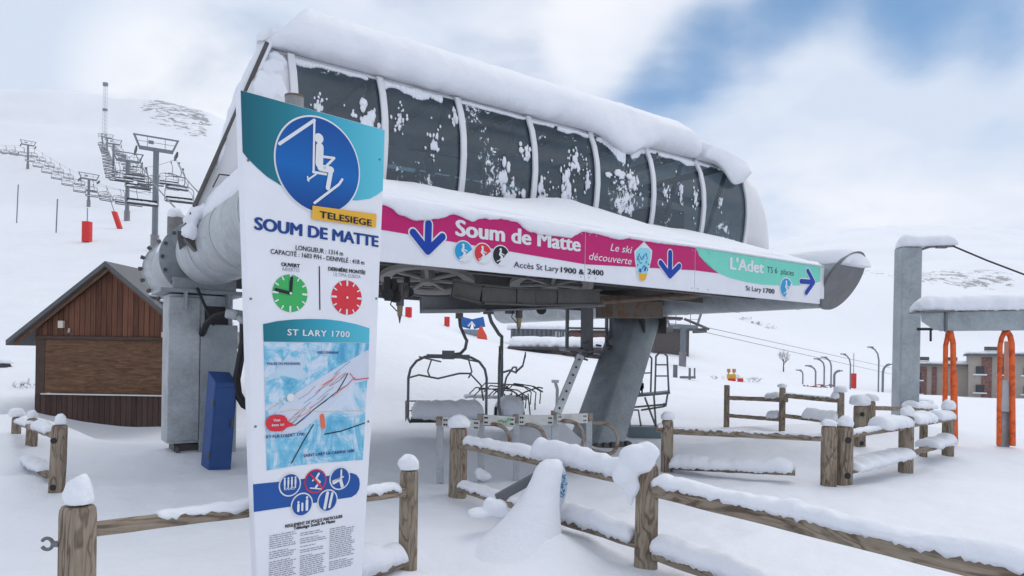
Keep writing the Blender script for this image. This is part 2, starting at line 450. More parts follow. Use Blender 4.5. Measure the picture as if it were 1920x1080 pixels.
class Panel:
    """flat printed panel: local frame x along, z up, faces -y. Pixel coordinates of the photo are turned into panel metres."""
    def __init__(s, empty, origin, rz):
        s.e = empty; s.o = Vector(origin); s.u = Vector((math.cos(rz), math.sin(rz), 0)); s.n = Vector((math.sin(rz), -math.cos(rz), 0))
    def loc(s, px, py):
        d = ray(px, py); c = Vector((0, 0, EYE))
        t = (s.o - c).dot(s.n) / d.dot(s.n); p = c + d * t - s.o
        return Vector((p.dot(s.u), p.z))
    def poly(s, pts, mat, name, layer, parent, px=True):
        m = MB(); q = [s.loc(*p) for p in pts] if px else [Vector(p) for p in pts]
        m.bm.faces.new([m.bm.verts.new((p.x, -.0022 * layer, p.y)) for p in q])
        bmesh.ops.triangulate(m.bm, faces=m.bm.faces[:])
        return s._fin(m, name, mat, parent)
    def _fin(s, m, name, mat, parent):
        for f in m.bm.faces:
            f.normal_update()
            if f.normal.y > 0: f.normal_flip()
        return m.build(name, mat, parent, recalc=False)
    def strokes(s, lines, mat, name, layer, parent, px=True):
        """lines: list of (pts, width_m)"""
        m = MB(); k = 0
        for pts, w in lines:
            q = [s.loc(*p) for p in pts] if px else [Vector(p) for p in pts]
            for a, b in zip(q, q[1:]):
                d = (b - a)
                if d.length < 1e-6: continue
                d.normalize(); nn = Vector((-d.y, d.x)) * w / 2
                y = -.0022 * layer - .00025 * k; k = (k + 1) % 5
                m.bm.faces.new([m.bm.verts.new((v.x, y, v.y)) for v in (a - nn, b - nn, b + nn, a + nn)])
            for p in q:
                y = -.0022 * layer - .00025 * k; k = (k + 1) % 5
                m.bm.faces.new([m.bm.verts.new((p.x + math.cos(i * math.pi / 6) * w / 2, y, p.y + math.sin(i * math.pi / 6) * w / 2)) for i in range(12)])
        return s._fin(m, name, mat, parent)
    def disc(s, c, r, mat, name, layer, parent, n=48, px=True, a0=0, a1=360):
        c = s.loc(*c) if px else Vector(c)
        pts = [(c.x + r * math.cos(R(a0 + (a1 - a0) * i / n)), c.y + r * math.sin(R(a0 + (a1 - a0) * i / n))) for i in range(n + (a1 - a0 < 360))]
        return s.poly(pts, mat, name, layer, parent, px=False)
    def text(s, body, x0, x1, base, cap, mat, layer, parent, bold=0., shear=0., name='lettering', spacing=1.):
        """x0,x1: left/right pixel, base: baseline pixel at x0, cap: capital height in pixels at x0"""
        a = s.loc(x0, base); b = s.loc(x1, base); t = s.loc(x0, base - cap)
        me = text_mesh(body, 0., shear, spacing)
        if bold:
            bmx = bmesh.new(); bmx.from_mesh(me); base_ = bmx.verts[:] + bmx.edges[:] + bmx.faces[:]
            for i in range(6):
                d_ = bmesh.ops.duplicate(bmx, geom=base_)
                for v_ in d_['geom']:
                    if isinstance(v_, bmesh.types.BMVert): v_.co += Vector((math.cos(i * math.pi / 3) * bold * 1.5, math.sin(i * math.pi / 3) * bold * .7, .0003 * (i + 1)))
            bmx.to_mesh(me); bmx.free()
        co = np.empty(len(me.vertices) * 3); me.vertices.foreach_get('co', co); co = co.reshape(-1, 3)
        xs0, xs1 = co[:, 0].min(), co[:, 0].max()
        kx = (b.x - a.x) / (xs1 - xs0); kz = (t.y - a.y) / .73
        new = np.empty_like(co)
        new[:, 0] = a.x + (co[:, 0] - xs0) * kx; new[:, 2] = a.y + co[:, 1] * kz; new[:, 1] = -.0022 * layer - co[:, 2]
        me.vertices.foreach_set('co', new.reshape(-1)); me.update()
        me.materials.clear(); me.materials.append(mat)
        o = bpy.data.objects.new(name, me); link(o); o.parent = parent; WM[o.name] = WM[parent.name].copy()
        return o

# ------------------------------------------------------------------ terrain
def vnoise(x, y, seed=0):
    ix = np.floor(x).astype(np.int64); iy = np.floor(y).astype(np.int64); fx = x - ix; fy = y - iy
    def h(a, b):
        n = (a * 374761393 + b * 668265263 + seed * 982451653) & 0x7fffffff
        n = ((n ^ (n >> 13)) * 1274126177) & 0x7fffffff
        return ((n ^ (n >> 16)) & 0xffff) / 65535.0
    u = fx * fx * fx * (fx * (fx * 6 - 15) + 10); v = fy * fy * fy * (fy * (fy * 6 - 15) + 10)
    return (h(ix, iy) * (1 - u) + h(ix + 1, iy) * u) * (1 - v) + (h(ix, iy + 1) * (1 - u) + h(ix + 1, iy + 1) * u) * v - .5
def fbm(x, y, o=4, seed=0):
    r = 0; a = 1.
    for i in range(o):
        r = r + a * vnoise(x, y, seed + i); x = x * 2.03 + 5.2; y = y * 2.03 + 1.7; a *= .5
    return r

def zy(px, py, d): return W(px, py, d).z
K = .85
LEFT = [(2, 0), (10, 0), (13, 0), (19, .3), (25, 1.2), (34, 3), (51, 7), (70, 11.6), (106, 21.4)]
def col(px, *rest):
    pts = []
    for d, k, v in rest: pts.append((d, zy(px, v, d) if k == 'y' else v))
    return px, pts
def left(px, crest, top, a=391, b=320):
    x, far = col(px, (157, 'y', a), (204, 'y', b), (238, 'y', crest), (275, 'y', crest + 12), (400, 'y', crest - 15), (600, 'y', (crest + top) / 2 + 20), (765, 'y', top), (900, 'y', top + 22), (2500, 'y', top + 120))
    return px, LEFT + far
COLS = [left(-1500, 285, 170), left(-300, 278, 165), left(0, 284, 158), left(120, 287, 157), left(200, 290, 171), left(290, 296, 180), left(360, 300, 198), left(425, 310, 217),
        (520, LEFT[:5] + col(520, (40, 'y', 545), (60, 'y', 520), (110, 'y', 470), (200, 'y', 400), (500, 'y', 340), (765, 'y', 290), (2500, 'y', 340))[1]),
        col(620, (2, 'z', 0), (14, 'z', 0), (19, 'z', .1), (38, 'y', 545), (51, 'y', 556), (80, 'y', 545), (190, 'y', 510), (680, 'y', 400), (2500, 'y', 430)),
        col(715, (2, 'z', 0), (14, 'z', 0), (18, 'z', 0.05), (38, 'y', 574), (51, 'y', 590), (80, 'y', 586), (190, 'y', 560), (680, 'y', 450), (1300, 'y', 440), (2500, 'y', 470)),
        col(900, (2, 'z', 0), (14, 'z', 0), (18, 'z', -.02), (38, 'y', 640), (51, 'y', 662), (68, 'y', 648), (95, 'y', 640), (190, 'y', 585), (680, 'y', 490), (1300, 'y', 470), (2500, 'y', 500)),
        col(1100, (2, 'z', 0), (12, 'z', -.03), (16, 'z', -.12), (38, 'y', 684), (51, 'y', 696), (68, 'y', 668), (95, 'y', 652), (190, 'y', 590), (680, 'y', 520), (1300, 'y', 500), (2500, 'y', 520)),
        col(1280, (2, 'z', 0), (12, 'z', -.03), (16, 'z', -.12), (38, 'y', 703), (51, 'y', 706), (68, 'y', 690), (95, 'y', 664), (190, 'y', 575), (240, 'y', 580), (680, 'y', 530), (1300, 'y', 505), (2500, 'y', 520)),
        col(1400, (2, 'z', 0), (14, 'z', 0), (38, 'y', 719), (60, 'y', 713), (95, 'y', 694), (128, 'y', 668), (190, 'y', 598), (250, 'y', 606), (680, 'y', 515), (1300, 'y', 468), (2500, 'y', 490)),
        col(1500, (2, 'z', 0), (14, 'z', 0), (38, 'y', 729), (60, 'y', 724), (95, 'y', 715), (128, 'y', 690), (190, 'y', 636), (250, 'y', 640), (680, 'y', 505), (1300, 'y', 448), (2500, 'y', 470)),
        col(1650, (2, 'z', 0), (14, 'z', 0), (38, 'y', 739), (60, 'y', 736), (95, 'y', 740), (128, 'y', 716), (190, 'y', 678), (340, 'y', 650), (680, 'y', 496), (1300, 'y', 430), (2500, 'y', 450)),
        col(1920, (2, 'z', 0), (14, 'z', 0), (38, 'y', 748), (95, 'y', 747), (128, 'y', 742), (190, 'y', 716), (340, 'y', 650), (680, 'y', 493), (1300, 'y', 440), (2500, 'y', 450)),
        col(2600, (2, 'z', 0), (14, 'z', 0), (38, 'z', -.3), (95, 'z', -3.5), (190, 'z', -3.5), (340, 'z', 10), (680, 'z', 95), (1300, 'z', 210), (2500, 'z', 280)),
        col(3600, (2, 'z', 0), (14, 'z', 0), (38, 'z', -.3), (95, 'z', -3.5), (190, 'z', -3.5), (340, 'z', 10), (680, 'z', 95), (1300, 'z', 210), (2500, 'z', 280))]
TA = np.linspace(-1500, 3600, 640)
TD = np.exp(np.linspace(math.log(2), math.log(2500), 420))
tab = np.zeros((len(COLS), len(TD)))
for i, (px, pts) in enumerate(COLS):
    tab[i] = np.interp(np.log(TD), [math.log(p[0]) for p in pts], [p[1] for p in pts])
cxs = np.array([c[0] for c in COLS], float)
TAB = np.array([np.interp(TA, cxs, tab[:, k]) for k in range(len(TD))]).T
def gblur(a, s, ax):
    k = np.exp(-.5 * (np.arange(-3 * s, 3 * s + 1) / s) ** 2); k /= k.sum()
    p = [(0, 0), (0, 0)]; p[ax] = (3 * s, 3 * s); b = np.pad(a, p, mode='edge')
    return np.apply_along_axis(lambda v: np.convolve(v, k, 'valid'), ax, b)
TAB = gblur(gblur(TAB, 5, 0), 3, 1)
BUMPS = []      # (x, y, radius x, radius y, height)
def bump_at(px, d, rx, ry, h):
    p = W(px, 700, d); BUMPS.append((p.x, p.y, rx, ry, h))
bump_at(375, 10.6, 1.1, .9, .10); bump_at(200, 16.2, 2.6, 2.4, -.62); bump_at(310, 14.6, 1.0, 1.5, -.55)
bump_at(440, 9.9, .7, .6, -.12); bump_at(350, 7.6, 1.8, 1.1, .10)
bump_at(1035, 13.1, .55, .45, .52); bump_at(985, 13.3, .45, .4, .25)
bump_at(960, 6.0, .75, .5, .12); bump_at(1015, 5.7, .28, .30, .20); bump_at(1130, 9.2, .7, .5, .08)
bump_at(1560, 11.5, .6, .7, .18); bump_at(1490, 13.0, 1.1, .8, .22); bump_at(1630, 12.4, .7, .9, .12); bump_at(1700, 16, 2.0, .9, .25); bump_at(1540, 15.5, 1.8, 1.0, .2)
bump_at(60, 6.6, .7, .6, .06); bump_at(40, 8.0, .8, .6, .16); bump_at(1240, 10.5, .6, .5, .08)
bump_at(735, 5.0, .3, .3, .06); bump_at(20, 12.5, 1.2, 1.2, .5); bump_at(-60, 10, 1.5, 1.6, .4); bump_at(700, 13.5, 1.5, 1.5, .1)

def gz_np(x, y):
    r = np.hypot(x, y); th = np.arctan2(x, y)
    tcl = np.clip(th, -1.0, 1.05)
    q = 960 + F * np.tan(tcl); d = np.clip(r * np.cos(tcl), 2.0, 2499)
    ai = np.clip((q - TA[0]) / (TA[1] - TA[0]), 0, len(TA) - 1.001); di = np.log(d / 2) / math.log(1250) * (len(TD) - 1); di = np.clip(di, 0, len(TD) - 1.001)
    a0 = ai.astype(int); d0 = di.astype(int); fa = ai - a0; fd = di - d0
    z = (TAB[a0, d0] * (1 - fa) + TAB[a0 + 1, d0] * fa) * (1 - fd) + (TAB[a0, d0 + 1] * (1 - fa) + TAB[a0 + 1, d0 + 1] * fa) * fd
    back = np.clip((np.abs(th) - 1.2) / .6, 0, 1); z = z * (1 - back)
    amp = np.clip(r / 30, .12, 1)
    z = z + .030 * fbm(x / .30, y / .30, 2, 41) * np.clip((13 - r) / 6, 0, 1)
    z = z + .28 * amp * fbm(x / 5.5, y / 5.5, 3, 3) * np.clip(1.4 - r / 200, 0, 1) + .045 * fbm(x / .9, y / .9, 3, 11) * np.clip(1.3 - r / 40, 0, 1)
    far = np.clip((r - 120) / 300, 0, 1)
    z = z + far * (r * .011) * fbm(x / 90, y / 90, 5, 21) * .9
    for bx, by, rx, ry, h in BUMPS:
        z = z + h * np.exp(-(((x - bx) / rx) ** 2 + ((y - by) / ry) ** 2))
    return z
def gz(x, y): return float(gz_np(np.array([float(x)]), np.array([float(y)]))[0])
def hit(px, py, dmin=3., dmax=2400):
    """where the sight line through this pixel meets the snow"""
    r = ray(px, py); d = np.exp(np.linspace(math.log(dmin), math.log(dmax), 2600))
    zz_ = gz_np(r.x * d, d); k = np.nonzero(EYE + r.z * d < zz_)[0]
    i = k[0] if len(k) else len(d) - 1
    return Vector((r.x * d[i], d[i], zz_[i]))
def G(px, d):
    x = ray(px, HY).x * d; return Vector((x, d, gz(x, d)))

def terrain():
    th = np.concatenate([np.linspace(-math.pi, -.78, 60, endpoint=False), np.linspace(-.78, .78, 620, endpoint=False), np.linspace(.78, math.pi, 60, endpoint=False)])
    rr = np.concatenate([[.05, .5], np.exp(np.linspace(math.log(1.0), math.log(2600), 420))])
    A, B = np.meshgrid(th, rr, indexing='ij')
    X = B * np.sin(A); Y = B * np.cos(A); Z = gz_np(X, Y)
    n, m = X.shape
    co = np.stack([X, Y, Z], -1).reshape(-1, 3).astype(np.float32)
    idx = np.arange(n * m).reshape(n, m); nx = np.roll(idx, -1, 0)
    f = np.stack([idx[:, :-1], idx[:, 1:], nx[:, 1:], nx[:, :-1]], -1).reshape(-1, 4).astype(np.int32)
    me = bpy.data.meshes.new('snow_ground')
    me.vertices.add(len(co)); me.vertices.foreach_set('co', co.reshape(-1))
    me.loops.add(f.size); me.loops.foreach_set('vertex_index', f.reshape(-1))
    me.polygons.add(len(f)); me.polygons.foreach_set('loop_start', np.arange(0, f.size, 4, dtype=np.int32))
    me.polygons.foreach_set('use_smooth', np.ones(len(f), bool))
    me.update(calc_edges=True); me.validate()
    # where bare rock shows through on the mountains (world areas)
    at = me.attributes.new('rock', 'FLOAT', 'POINT')
    q = 960 + F * np.tan(np.clip(A, -1, 1.05)); D = B * np.cos(A)
    def g(px, d, sx, sdl): return np.exp(-((q - px) / sx) ** 2 - ((D - d) / sdl) ** 2)
    front = np.abs(A) < 1.1
    ang = (Z - EYE) / np.maximum(D, 1)
    rock = 1.0 * g(285, 690, 70, 95) + 1.0 * g(360, 680, 60, 95) + 1.0 * g(1420, 190, 45, 14) + .86 * g(1640, 560, 200, 130) + .86 * g(1860, 520, 120, 120) + .7 * g(1340, 150, 40, 30)
    at.data.foreach_set('value', (np.clip(rock, 0, 1) * front).reshape(-1).astype(np.float32))
    o = bpy.data.objects.new('snow_ground', me); link(o); me.materials.append(TSNOW)
    if (me.polygons[100].normal.z < 0): me.flip_normals()
    tag(o, 'snow covered ground, ski slopes and mountains', None, None, 'structure')
    return o
terrain()
# ------------------------------------------------------------------ chairlift station
RZ = R(34.9)
U2 = Vector((math.cos(RZ), math.sin(RZ), 0)); V2 = Vector((math.sin(RZ), -math.cos(RZ), 0))
L0 = Vector((ray(375, HY).x * 10.83, 10.83, 0))
st = thing('chairlift_station', 'long glazed chairlift station with thick snow on its roof, on two grey steel pylons', 'lift station', L0, RZ)
def S(t, v, z): return Vector((t, -v, z))           # station local: along, towards the viewer, up
wp = Panel(st, L0 + V2 * 2.26, RZ)
WT = [wp.loc(px, py).x for px, py in ((550, 220), (719, 235), (866, 275), (1000, 290), (1117, 310), (1222, 345), (1316, 360), (1398, 385))]
NEAR = [(2.20, 4.15), (2.27, 4.5), (2.30, 4.85), (2.28, 5.2), (2.19, 5.55), (2.06, 5.82)]
ROOF = [(2.06, 5.82), (1.75, 6.08), (1.2, 6.28), (.6, 6.39), (0, 6.42), (-.6, 6.39), (-1.2, 6.28), (-1.75, 6.08), (-2.06, 5.82)]
FAR = [(-v, z) for v, z in NEAR[::-1]]
_a = wp.loc(502, 88); _b = wp.loc(347, 438)
def tf(v, z): return _b.x + (z - _b.y) * (_a.x - _b.x) / (_a.y - _b.y) + (2.2 - v) * .17
ZB = _b.y
TE = WT[7]; TEND = TE + 1.55
def rear(v, z, e):
    k = math.sqrt(max(0, 1 - e ** 2.2)); return S(TE + (TEND - TE) * e, v * (1 - .22 * e * e), 4.15 + (z - 4.15) * (.02 + .98 * k))

m = MB()
# roof skin with thickness, from raked front to the rounded rear
rings = []
for i in range(24):
    t_ = i / 23
    rings.append([S(tf(v, z) + (TE - tf(v, z)) * t_, v, z) for v, z in ROOF])
m.loft(rings, closed=False, cap=False)
rings = []
full = NEAR[:-1] + ROOF + FAR[1:]
for i in range(15): rings.append([rear(v, z, i / 14) for v, z in full])
m.loft(rings, closed=False, cap=False)
# side walls in front of the first window, both sides
for sgn in (1, -1):
    g = []
    for v, z in [(2.2, ZB + .02), (2.2, ZB + .25), (2.2, ZB + .5)] + NEAR:
        tb = WT[0] if z >= 4.1 else tf(sgn * 2.2, ZB) + .04 + (z - ZB) * 1.05
        g.append([S(tf(sgn * v, z) + (tb - tf(sgn * v, z)) * k / 3, sgn * v, z) for k in range(4)])
    m.loft(g, closed=False, cap=False)
housing = m.build('housing', SHELL, st, smooth=True, angle=30)
so = housing.modifiers.new('thickness', 'SOLIDIFY'); so.thickness = .05; so.offset = -1
# panel joints on the front side wall
m = MB(); q0, q1, q2 = wp.loc(410, 328), wp.loc(456, 334), wp.loc(398, 352); m.bar(S(q0.x, 2.30, q0.y), S(q1.x + .3, 2.30, q1.y + .02), .014, .014); m.bar(S(q0.x, 2.30, q0.y), S(q2.x, 2.29, q2.y), .014, .014)
m.build('panel_joint', BLACK, housing)

def strip(ta, tb, side, z0=4.16, z1=5.82, n=10, off=0.):
    zs = [q[1] for q in NEAR]; vs_ = [q[0] for q in NEAR]
    rows = []
    for i in range(n + 1):
        z = z0 + (z1 - z0) * i / n; v = float(np.interp(z, zs, vs_)) + off
        rows.append([S(ta + (tb - ta) * k / 4, side * v, z) for k in range(5)])
    return rows
for side in (1, -1):
    for i in range(0 if side == 1 else 1, 7):
        m = MB(); m.loft(strip(WT[i] + .035, WT[i + 1] - .035, side, off=-.02), closed=False, cap=False)
        pane = m.build('window_pane', GLASS, st, smooth=True)
        if side == 1:
            rnd = random.Random(40 + i); m = MB(); q = []
            zs = [a[1] for a in NEAR]; vv = [a[0] for a in NEAR]
            # crust of snow left under the roof edge and lumps frozen on the pane
            n = 26; dep = [.10, .20, .07, .09, .42, .13, .05][i]
            for k in range(n):
                t_ = WT[i] + .06 + (WT[i + 1] - WT[i] - .12) * (k + .5) / n
                h = dep * (.35 + .9 * abs(noise.noise(Vector((t_ * 1.7, i * 3.1, 0))) * 1.6 + .35 * noise.noise(Vector((t_ * 6, 1, 0)))))
                if i == 4: h = dep * (.25 + 1.3 * max(0, 1 - abs((k - 14) / 10)) + .2 * noise.noise(Vector((t_ * 5, 0, 0))))
                if noise.noise(Vector((t_ * 2.3, 9, i))) < -.25: continue
                z = 5.80 - h / 2; v = float(np.interp(z, zs, vv))
                m.blob(S(t_, v, z), (.05, .028, max(.03, h / 2)), seed=k + 31 * i, amp=.35, sub=2, flat=-9)
            spots = {0: [(.8, 5.05, .16, .22), (.25, 5.1, .05, .1)], 1: [(.62, 4.95, .06, .16), (.2, 5.2, .05, .12), (.95, 5.4, .09, .2)], 2: [(.55, 4.65, .12, .3), (.9, 5.1, .1, .14), (.7, 4.3, .12, .22)],
                     3: [(.42, 4.32, .22, .24), (.5, 4.7, .1, .26), (.65, 5.15, .1, .16), (.85, 4.9, .06, .2), (.12, 4.5, .08, .22)], 4: [(.45, 5.08, .22, .16), (.65, 4.95, .1, .18)],
                     5: [(.55, 5.0, .04, .16), (.85, 5.0, .05, .14), (.25, 4.95, .04, .1)], 6: [(.4, 5.0, .04, .1), (.6, 4.2, .14, .07)]}[i]
            for (f, z0, a, b) in spots:
                for k in range(14):
                    t_ = WT[i] + (WT[i + 1] - WT[i]) * f + rnd.gauss(0, a * .55); z = z0 + rnd.gauss(0, b * .5)
                    if not (WT[i] + .08 < t_ < WT[i + 1] - .08 and 4.22 < z < 5.7): continue
                    s = rnd.uniform(.18, .55); v = float(np.interp(z, zs, vv))
                    m.blob(S(t_, v - .005, z), (a * s * .8, .018, b * s * .8), seed=k * 7 + i, amp=.5, sub=2, flat=-9, freq=2.2)
                for k in range(16):
                    t_ = WT[i] + (WT[i + 1] - WT[i]) * f + rnd.gauss(0, a * 1.3); z = z0 + rnd.gauss(0, b * 1.2)
                    if not (WT[i] + .08 < t_ < WT[i + 1] - .08 and 4.22 < z < 5.6): continue
                    s = rnd.uniform(.010, .026); m.blob(S(t_, float(np.interp(z, zs, vv)) - .004, z), (s, .010, s * 1.5), seed=k, amp=.4, sub=1, flat=-9)
            m.build('frozen_snow', SNOW, pane, smooth='all')['kind'] = 'stuff'
for side in (1, -1):
    for i in range(0 if side == 1 else 1, 8):
        m = MB(); rows = []
        for a in strip(WT[i] - .05, WT[i] + .05, side, 4.12, 5.84, 12, .0):
            rows.append([a[0], a[-1], a[-1] + S(0, side * .05, 0), a[0] + S(0, side * .05, 0)])
        m.loft(rows); mu = m.build('mullion', WHITEP, st, smooth=True, bevel=.008)
# raked front glazing and its dark rim
m = MB(); rows = []
for i in range(9):
    z = ZB + .12 + (5.7 - ZB - .12) * i / 8
    rows.append([S(tf(v, z) + .05, v, z) for v in (2.15, 1.6, 1.0, .4, -.2, -.8, -1.4, -2.0)])
m.loft(rows, closed=False, cap=False)
frontg = plain('pale_blue_front_panel', (.50, .64, .68), .35, 0, .2, 2.5)
fw = m.build('front_panel', frontg, st, smooth=True); so = fw.modifiers.new('thickness', 'SOLIDIFY'); so.thickness = .03
m = MB(); m.tube([S(tf(2.24, z) - .02, 2.24, z) for z in (ZB, 3.8, 4.3, 4.8, 5.4, 5.84)], .028, 8)
m.bar(S(tf(2.2, ZB), 2.1, ZB), S(tf(-2.2, ZB), -2.1, ZB), .12, .10); m.bar(S(tf(2.2, ZB) + .06, 2.1, ZB - .10), S(tf(2.2, ZB) + .85, 2.1, ZB + .62), .16, .26)
m.build('front_rim', DSTEEL, st, smooth=True)
# snow plastered over the raked front
m = MB(); rings = []
for i in range(31):
    f = i / 30; z = 4.05 + (6.05 - 4.05) * f; ring = []
    th = (.07 + .15 * f ** .7) * (1 if f > .06 else .35)
    for k in range(15):
        v = 2.26 - 4.3 * k / 14; nz = noise.noise(Vector((v * 1.8, z * 1.6, 3))) * .35 + noise.noise(Vector((v * 6, z * 6, 3))) * .18
        e = min(1, k / .8, (14 - k) / .8); ring.append(S(tf(min(v, 2.2), z) + .03 - th * (1 + nz) * (.35 + .65 * e), v, z))
    for k in range(14, -1, -1):
        v = 2.22 - 4.2 * k / 14; ring.append(S(tf(min(v, 2.2), z) + .045, v, z))
    rings.append(ring)
m.loft(rings); m.build('front_snow', SNOW, st, smooth='all')
m = MB(); rnd = random.Random(77)
for k in range(16):
    z = ZB + .02 + rnd.random() * .35; m.blob(S(tf(2.2, z) - .02 + rnd.uniform(0, .10), 2.24 + rnd.uniform(-.05, .05), z - .02), (.05 + .05 * rnd.random(), .05, .06 + .04 * rnd.random()), k, .4, 2, -9)
melt(m.build('nose_snow', SNOW, st, smooth='all'), .015, 4)
m = MB(); rnd = random.Random(78)
for k in range(22):
    z = rnd.uniform(5.1, 5.75); t = tf(2.2, z) + .08 + abs(rnd.gauss(0, .13)); 
    if t < WT[0] - .1: m.blob(S(t, float(np.interp(z, [q[1] for q in NEAR], [q[0] for q in NEAR])), z), (.09, .03, .11), k, .5, 2, -9)
melt(m.build('side_snow', SNOW, st, smooth='all'), .02, 4)

# roof snow: thick blanket with an uneven overhanging edge
def snow_section(t, e):
    """closed ring of the snow body at station t, e = end factor 0..1"""
    th = 1.0 - .25 * e
    dip = .06 * noise.noise(Vector((t * .8, 2.2, 0))) + .05 * noise.noise(Vector((t * 2.7, 0, 4))) + .03 * noise.noise(Vector((t * 7, 0, 1)))
    dip -= .30 * math.exp(-((t - WT[5] + .75) / .55) ** 2) - .07 * math.exp(-((t - WT[5] - .7) / .6) ** 2)
    zb = 5.86 + dip
    o = []
    OUT = [(2.22, zb), (2.36, zb + .10), (2.36, zb + .30), (2.16, 6.42), (1.78, 6.70), (1.2, 6.93), (.6, 7.03), (0, 7.05), (-.6, 7.0), (-1.2, 6.85), (-1.8, 6.55), (-2.25, 6.1), (-2.28, 5.9)]
    for j, (v, z) in enumerate(OUT):
        nz = .02 * noise.noise(Vector((t * .9, v * 1.1, 3))) + .012 * noise.noise(Vector((t * 5, v * 4, 8)))
        if z > 5.9: z = 5.88 + (z - 5.88) * th
        o.append((v + nz, z + nz))
    o += [(-1.75, 6.10), (-1.2, 6.31), (-.6, 6.42), (0, 6.45), (.6, 6.42), (1.2, 6.31), (1.75, 6.11), (2.04, 5.87 + min(0, dip * .3))]
    return o
m = MB(); rings = []
T0, T1 = .10, WT[6] - .08
ts = [T0 + (T1 - T0) * i / 120 for i in range(121)]
for i, t in enumerate(ts):
    sec = snow_section(t, 0)
    f = i / 120; k2 = min(1, (120 - i) / 1.5); ring = []
    for v, z in sec:
        base = float(np.interp(abs(v), [0, .6, 1.2, 1.75, 2.06, 2.5], [6.44, 6.41, 6.30, 6.10, 5.86, 5.84]))
        t0 = tf(min(v, 2.2), 5.85) - .14 + .55 * (z - 5.86) * max(0, 1 - f * 8); tt = t0 + (T1 - t0) * f
        d_ = min(1, (T1 - t0) * f / .6); k = math.sqrt(max(0, 1 - (1 - d_) ** 2)); k = (.04 + .96 * k) * (.6 + .4 * k2)
        vv_ = v if abs(v) < 2.2 else math.copysign(2.16 + (abs(v) - 2.16) * (.3 + .7 * k), v)
        ring.append(S(tt, vv_, base + (z - base) * k))
    rings.append(ring)
m.loft(rings)
m.build('roof_snow', SNOW, st, smooth='all')
# the separate lump sliding down the rounded rear
m = MB(); rings = []
for i in range(25):
    f = i / 24; t = T1 + .06 + (TE + .20 - T1) * f; ring = []
    e = max(0, (t - TE) / (TEND - TE)); kz = math.sqrt(max(0, 1 - e ** 2.2))
    th = .52 * (1 - .25 * f) * min(1, .55 + 6 * f) * math.sqrt(max(.004, 1 - f ** 3.5))
    low = 5.86 - .42 * math.exp(-((f - .62) / .25) ** 2) + .04 * noise.noise(Vector((t * 4, 0, 0)))
    for a in range(13):
        v = 2.1 - 4.2 * a / 12; zr = 4.15 + (float(np.interp(abs(v), [0, .6, 1.2, 1.75, 2.1], [6.42, 6.39, 6.28, 6.08, 5.84])) - 4.15) * kz
        w = math.sin(math.pi * (a + .6) / 13.2)
        ov = math.sqrt(max(.004, 1 - f ** 3.5))
        if a == 0: ring.append(S(t, 2.26 + .08 * ov, low))
        ring.append(S(t, v + (.05 + .22 * ov if a == 0 else .12 * ov if a == 1 else 0), zr + th * (.45 + .62 * w) * (1 - f * .15)))
    for a in range(12, -1, -1):
        v = 2.1 - 4.2 * a / 12; zr = 4.15 + (float(np.interp(abs(v), [0, .6, 1.2, 1.75, 2.1], [6.42, 6.39, 6.28, 6.08, 5.84])) - 4.15) * kz
        ring.append(S(t, v, zr + .01))
    ring.append(S(t, 2.28, low))
    rings.append(ring)
m.loft(rings)
m.build('rear_snow', SNOW, st, smooth='all')

# interior: floor, machine boxes, frames, cabinet, ceiling rail
m = MB(); m.box(S((WT[0] + TE) / 2, 0, 4.08), (TE - WT[0] + .6, 4.3, .06)); m.build('interior_floor', INTERD, st)
m = MB()
m.box(S(2.2, .1, 4.75), (1.3, 1.2, 1.2)); m.box(S(4.3, .2, 4.55), (1.8, 1.0, .8)); m.box(S(6.5, .5, 4.7), (.9, .7, 1.1)); m.box(S(9.6, .6, 4.6), (1.0, .9, .9))
m.cyl(S(3.3, -.5, 4.3), S(3.3, -.5, 5.0), .45, 20); m.cyl(S(5.6, -.8, 4.9), S(6.4, -.8, 4.9), .38, 20)
m.build('drive_machinery', INTER, st, bevel=.03)
m = MB()
for i in range(1, 8):
    m.bar(S(WT[i], -1.9, 6.02), S(WT[i], 1.9, 6.02), .08, .14); m.bar(S(WT[i], 1.75, 6.0), S(WT[i], 1.0, 4.1), .07, .07); m.bar(S(WT[i], -1.75, 6.0), S(WT[i], -1.0, 4.1), .07, .07)
m.bar(S(WT[0], 1.0, 5.3), S(TE, 1.0, 5.3), .10, .16); m.bar(S(WT[1], -1.0, 5.3), S(TE, -1.0, 5.3), .10, .16)
m.build('interior_frame', INTER, st)
m = MB(); m.box(S(WT[4] + .75, 1.35, 4.85), (.55, .35, 1.15)); m.build('control_cabinet', plain('pale_green_grey', (.22, .28, .26), .6), st, bevel=.01)

